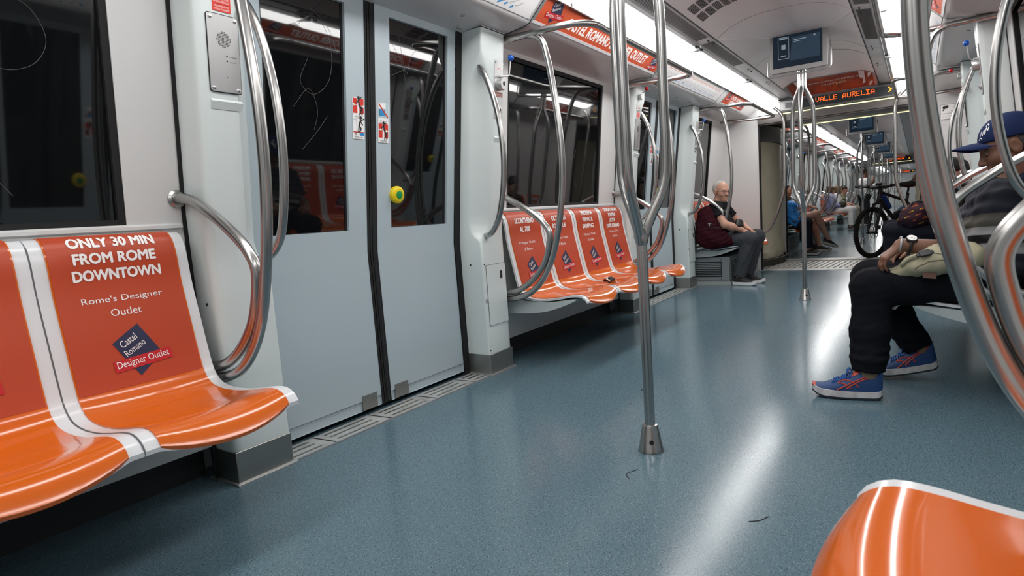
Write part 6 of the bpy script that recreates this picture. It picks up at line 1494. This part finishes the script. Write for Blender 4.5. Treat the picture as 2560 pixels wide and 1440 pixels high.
m = MB().tube([bp_(-.125, 0, .72), bp_(-.175, 0, .90)], .023, 12); m.tube([bp_(-.14, 0, .77), bp_(-.62, 0, .33)], .026, 12).tube([bp_(-.165, 0, .86), bp_(-.70, 0, .72)], .021, 12).tube([bp_(-.62, 0, .33), bp_(-.74, 0, .82)], .019, 12)
for s in (-1, 1): m.tube([bp_(-.62, s*.03, .33), bp_(-1.09, s*.065, .335)], .010, 8).tube([bp_(-.71, s*.02, .70), bp_(-1.09, s*.065, .335)], .009, 8)
obj('frame', m, FR, bike)
m = MB().tube(smooth([bp_(-.20, -.36, .955), bp_(-.18, -.24, .945), bp_(-.155, -.10, .925), bp_(-.15, 0, .925), bp_(-.155, .10, .925), bp_(-.18, .24, .945), bp_(-.20, .36, .955)], 5), .0155, 10); m.tube([bp_(-.18, 0, .91), bp_(-.14, 0, .925)], .022, 10); HBr = obj('handlebar', m, FR, bike)
for s in (-1, 1):
    obj('grip', MB().tube([bp_(-.187, s*.26, .947), bp_(-.202, s*.375, .956)], .019, 10), INK, HBr)
    obj('brake_lever', MB().tube(smooth([bp_(-.165, s*.17, .94), bp_(-.12, s*.20, .935), bp_(-.13, s*.30, .925)], 4), .0065, 6).tube([bp_(-.17, s*.16, .943), bp_(-.15, s*.15, .95)], .016, 8), FR, HBr)
m = MB().box(0, 0, 0, 0, 0, 0) if False else MB().tube([bp_(-.14, -.035, .965), bp_(-.14, .035, .965)], .016, 8); obj('bar_phone_mount', m, INK, HBr)
m = MB().tube(smooth([bp_(-.13, .10, .93), bp_(-.02, .09, .88), bp_(-.04, .06, .70), bp_(-.0, .06, .42)], 6), .004, 6).tube(smooth([bp_(-.13, -.10, .93), bp_(-.03, -.06, .86), bp_(-.15, -.03, .74)], 6), .004, 6); obj('brake_hoses', m, INK, bike)
obj('brake_calliper', MB().tube([bp_(-.05, .062, .375), bp_(-.06, .062, .425)], .020, 8), INK, bike)
m = MB().tube(smooth([bp_(-.72, 0, .80), bp_(-.75, 0, .90), bp_(-.68, 0, .915)], 4), .014, 8); obj('seat_post', m, FR, bike)
sd = blob('saddle', [cap(bp_(-.58, 0, .935), bp_(-.82, 0, .945), .024, .045, .02), ell(bp_(-.83, 0, .945), (.06, .06, .03), .03)], FR, bike, .008)
m = MB().cyl(bp_(-.62, -.05, .33), bp_(-.62, .09, .33), .03); m.tube([bp_(-.62, .075+0*0, .33)+Hd*(.09*math.cos(a))+Uz*(.09*math.sin(a)) for a in [2*PI*k/28 for k in range(28)]], .004, 4, closed=True); m.tube([bp_(-.62, .09, .33), bp_(-.62+.12, .095, .21)], .010, 6).tube([bp_(-.62, -.06, .33), bp_(-.62-.12, -.065, .45)], .010, 6); obj('crankset', m, RIM, bike)
bt_ = blob('frame_bottle', [cap(bp_(-.235, 0, .80), bp_(-.345, 0, .655), .034, None, .01)], mat('blue drinks bottle', (.012, .04, .22), .35), None, .007, origin=tuple(bp_(-.29, 0, .66)), label='blue bottle fixed on the bicycle frame', cat='bottle')
obj('bottle_stripe', MB().tube([bp_(-.262, -.028, .775), bp_(-.325, -.028, .69)], .010, 6), WHITE, bt_)
hl = blob('bicycle_helmet', [ell(bp_(-.30, -.10, .93), (.115, .095, .070), .03, None, ((V3(0, 0, .895), V3(0, 0, -1)),))], mat('white helmet shell', (.60, .60, .60), .35), None, .008, origin=tuple(bp_(-.3, -.1, .9)), label='white helmet hanging at the bicycle handlebar', cat='helmet')

# ================================================================== LITTER ON THE FLOOR
def scrap(pts, r, label, m_=INK): 
    t = obj('floor_scrap', MB().tube(smooth(pts, 5), r, 5), m_, origin=pts[0]); return tag(t, label, 'litter')
scrap([(1.735, -.022, .001), (1.765, .000, .001), (1.80, -.012, .001), (1.815, -.020, .001)], .0012, 'thin curled black thread on the floor just left of the near pole base')
scrap([(1.62, -.415, .001), (1.64, -.44, .001), (1.67, -.455, .001)], .0012, 'thin black thread on the floor inside the lamp reflection')
scrap([(2.66, .30, .0015), (2.675, .305, .0015), (2.68, .295, .0015)], .003, 'tiny dark crumb on the floor in front of the near door')
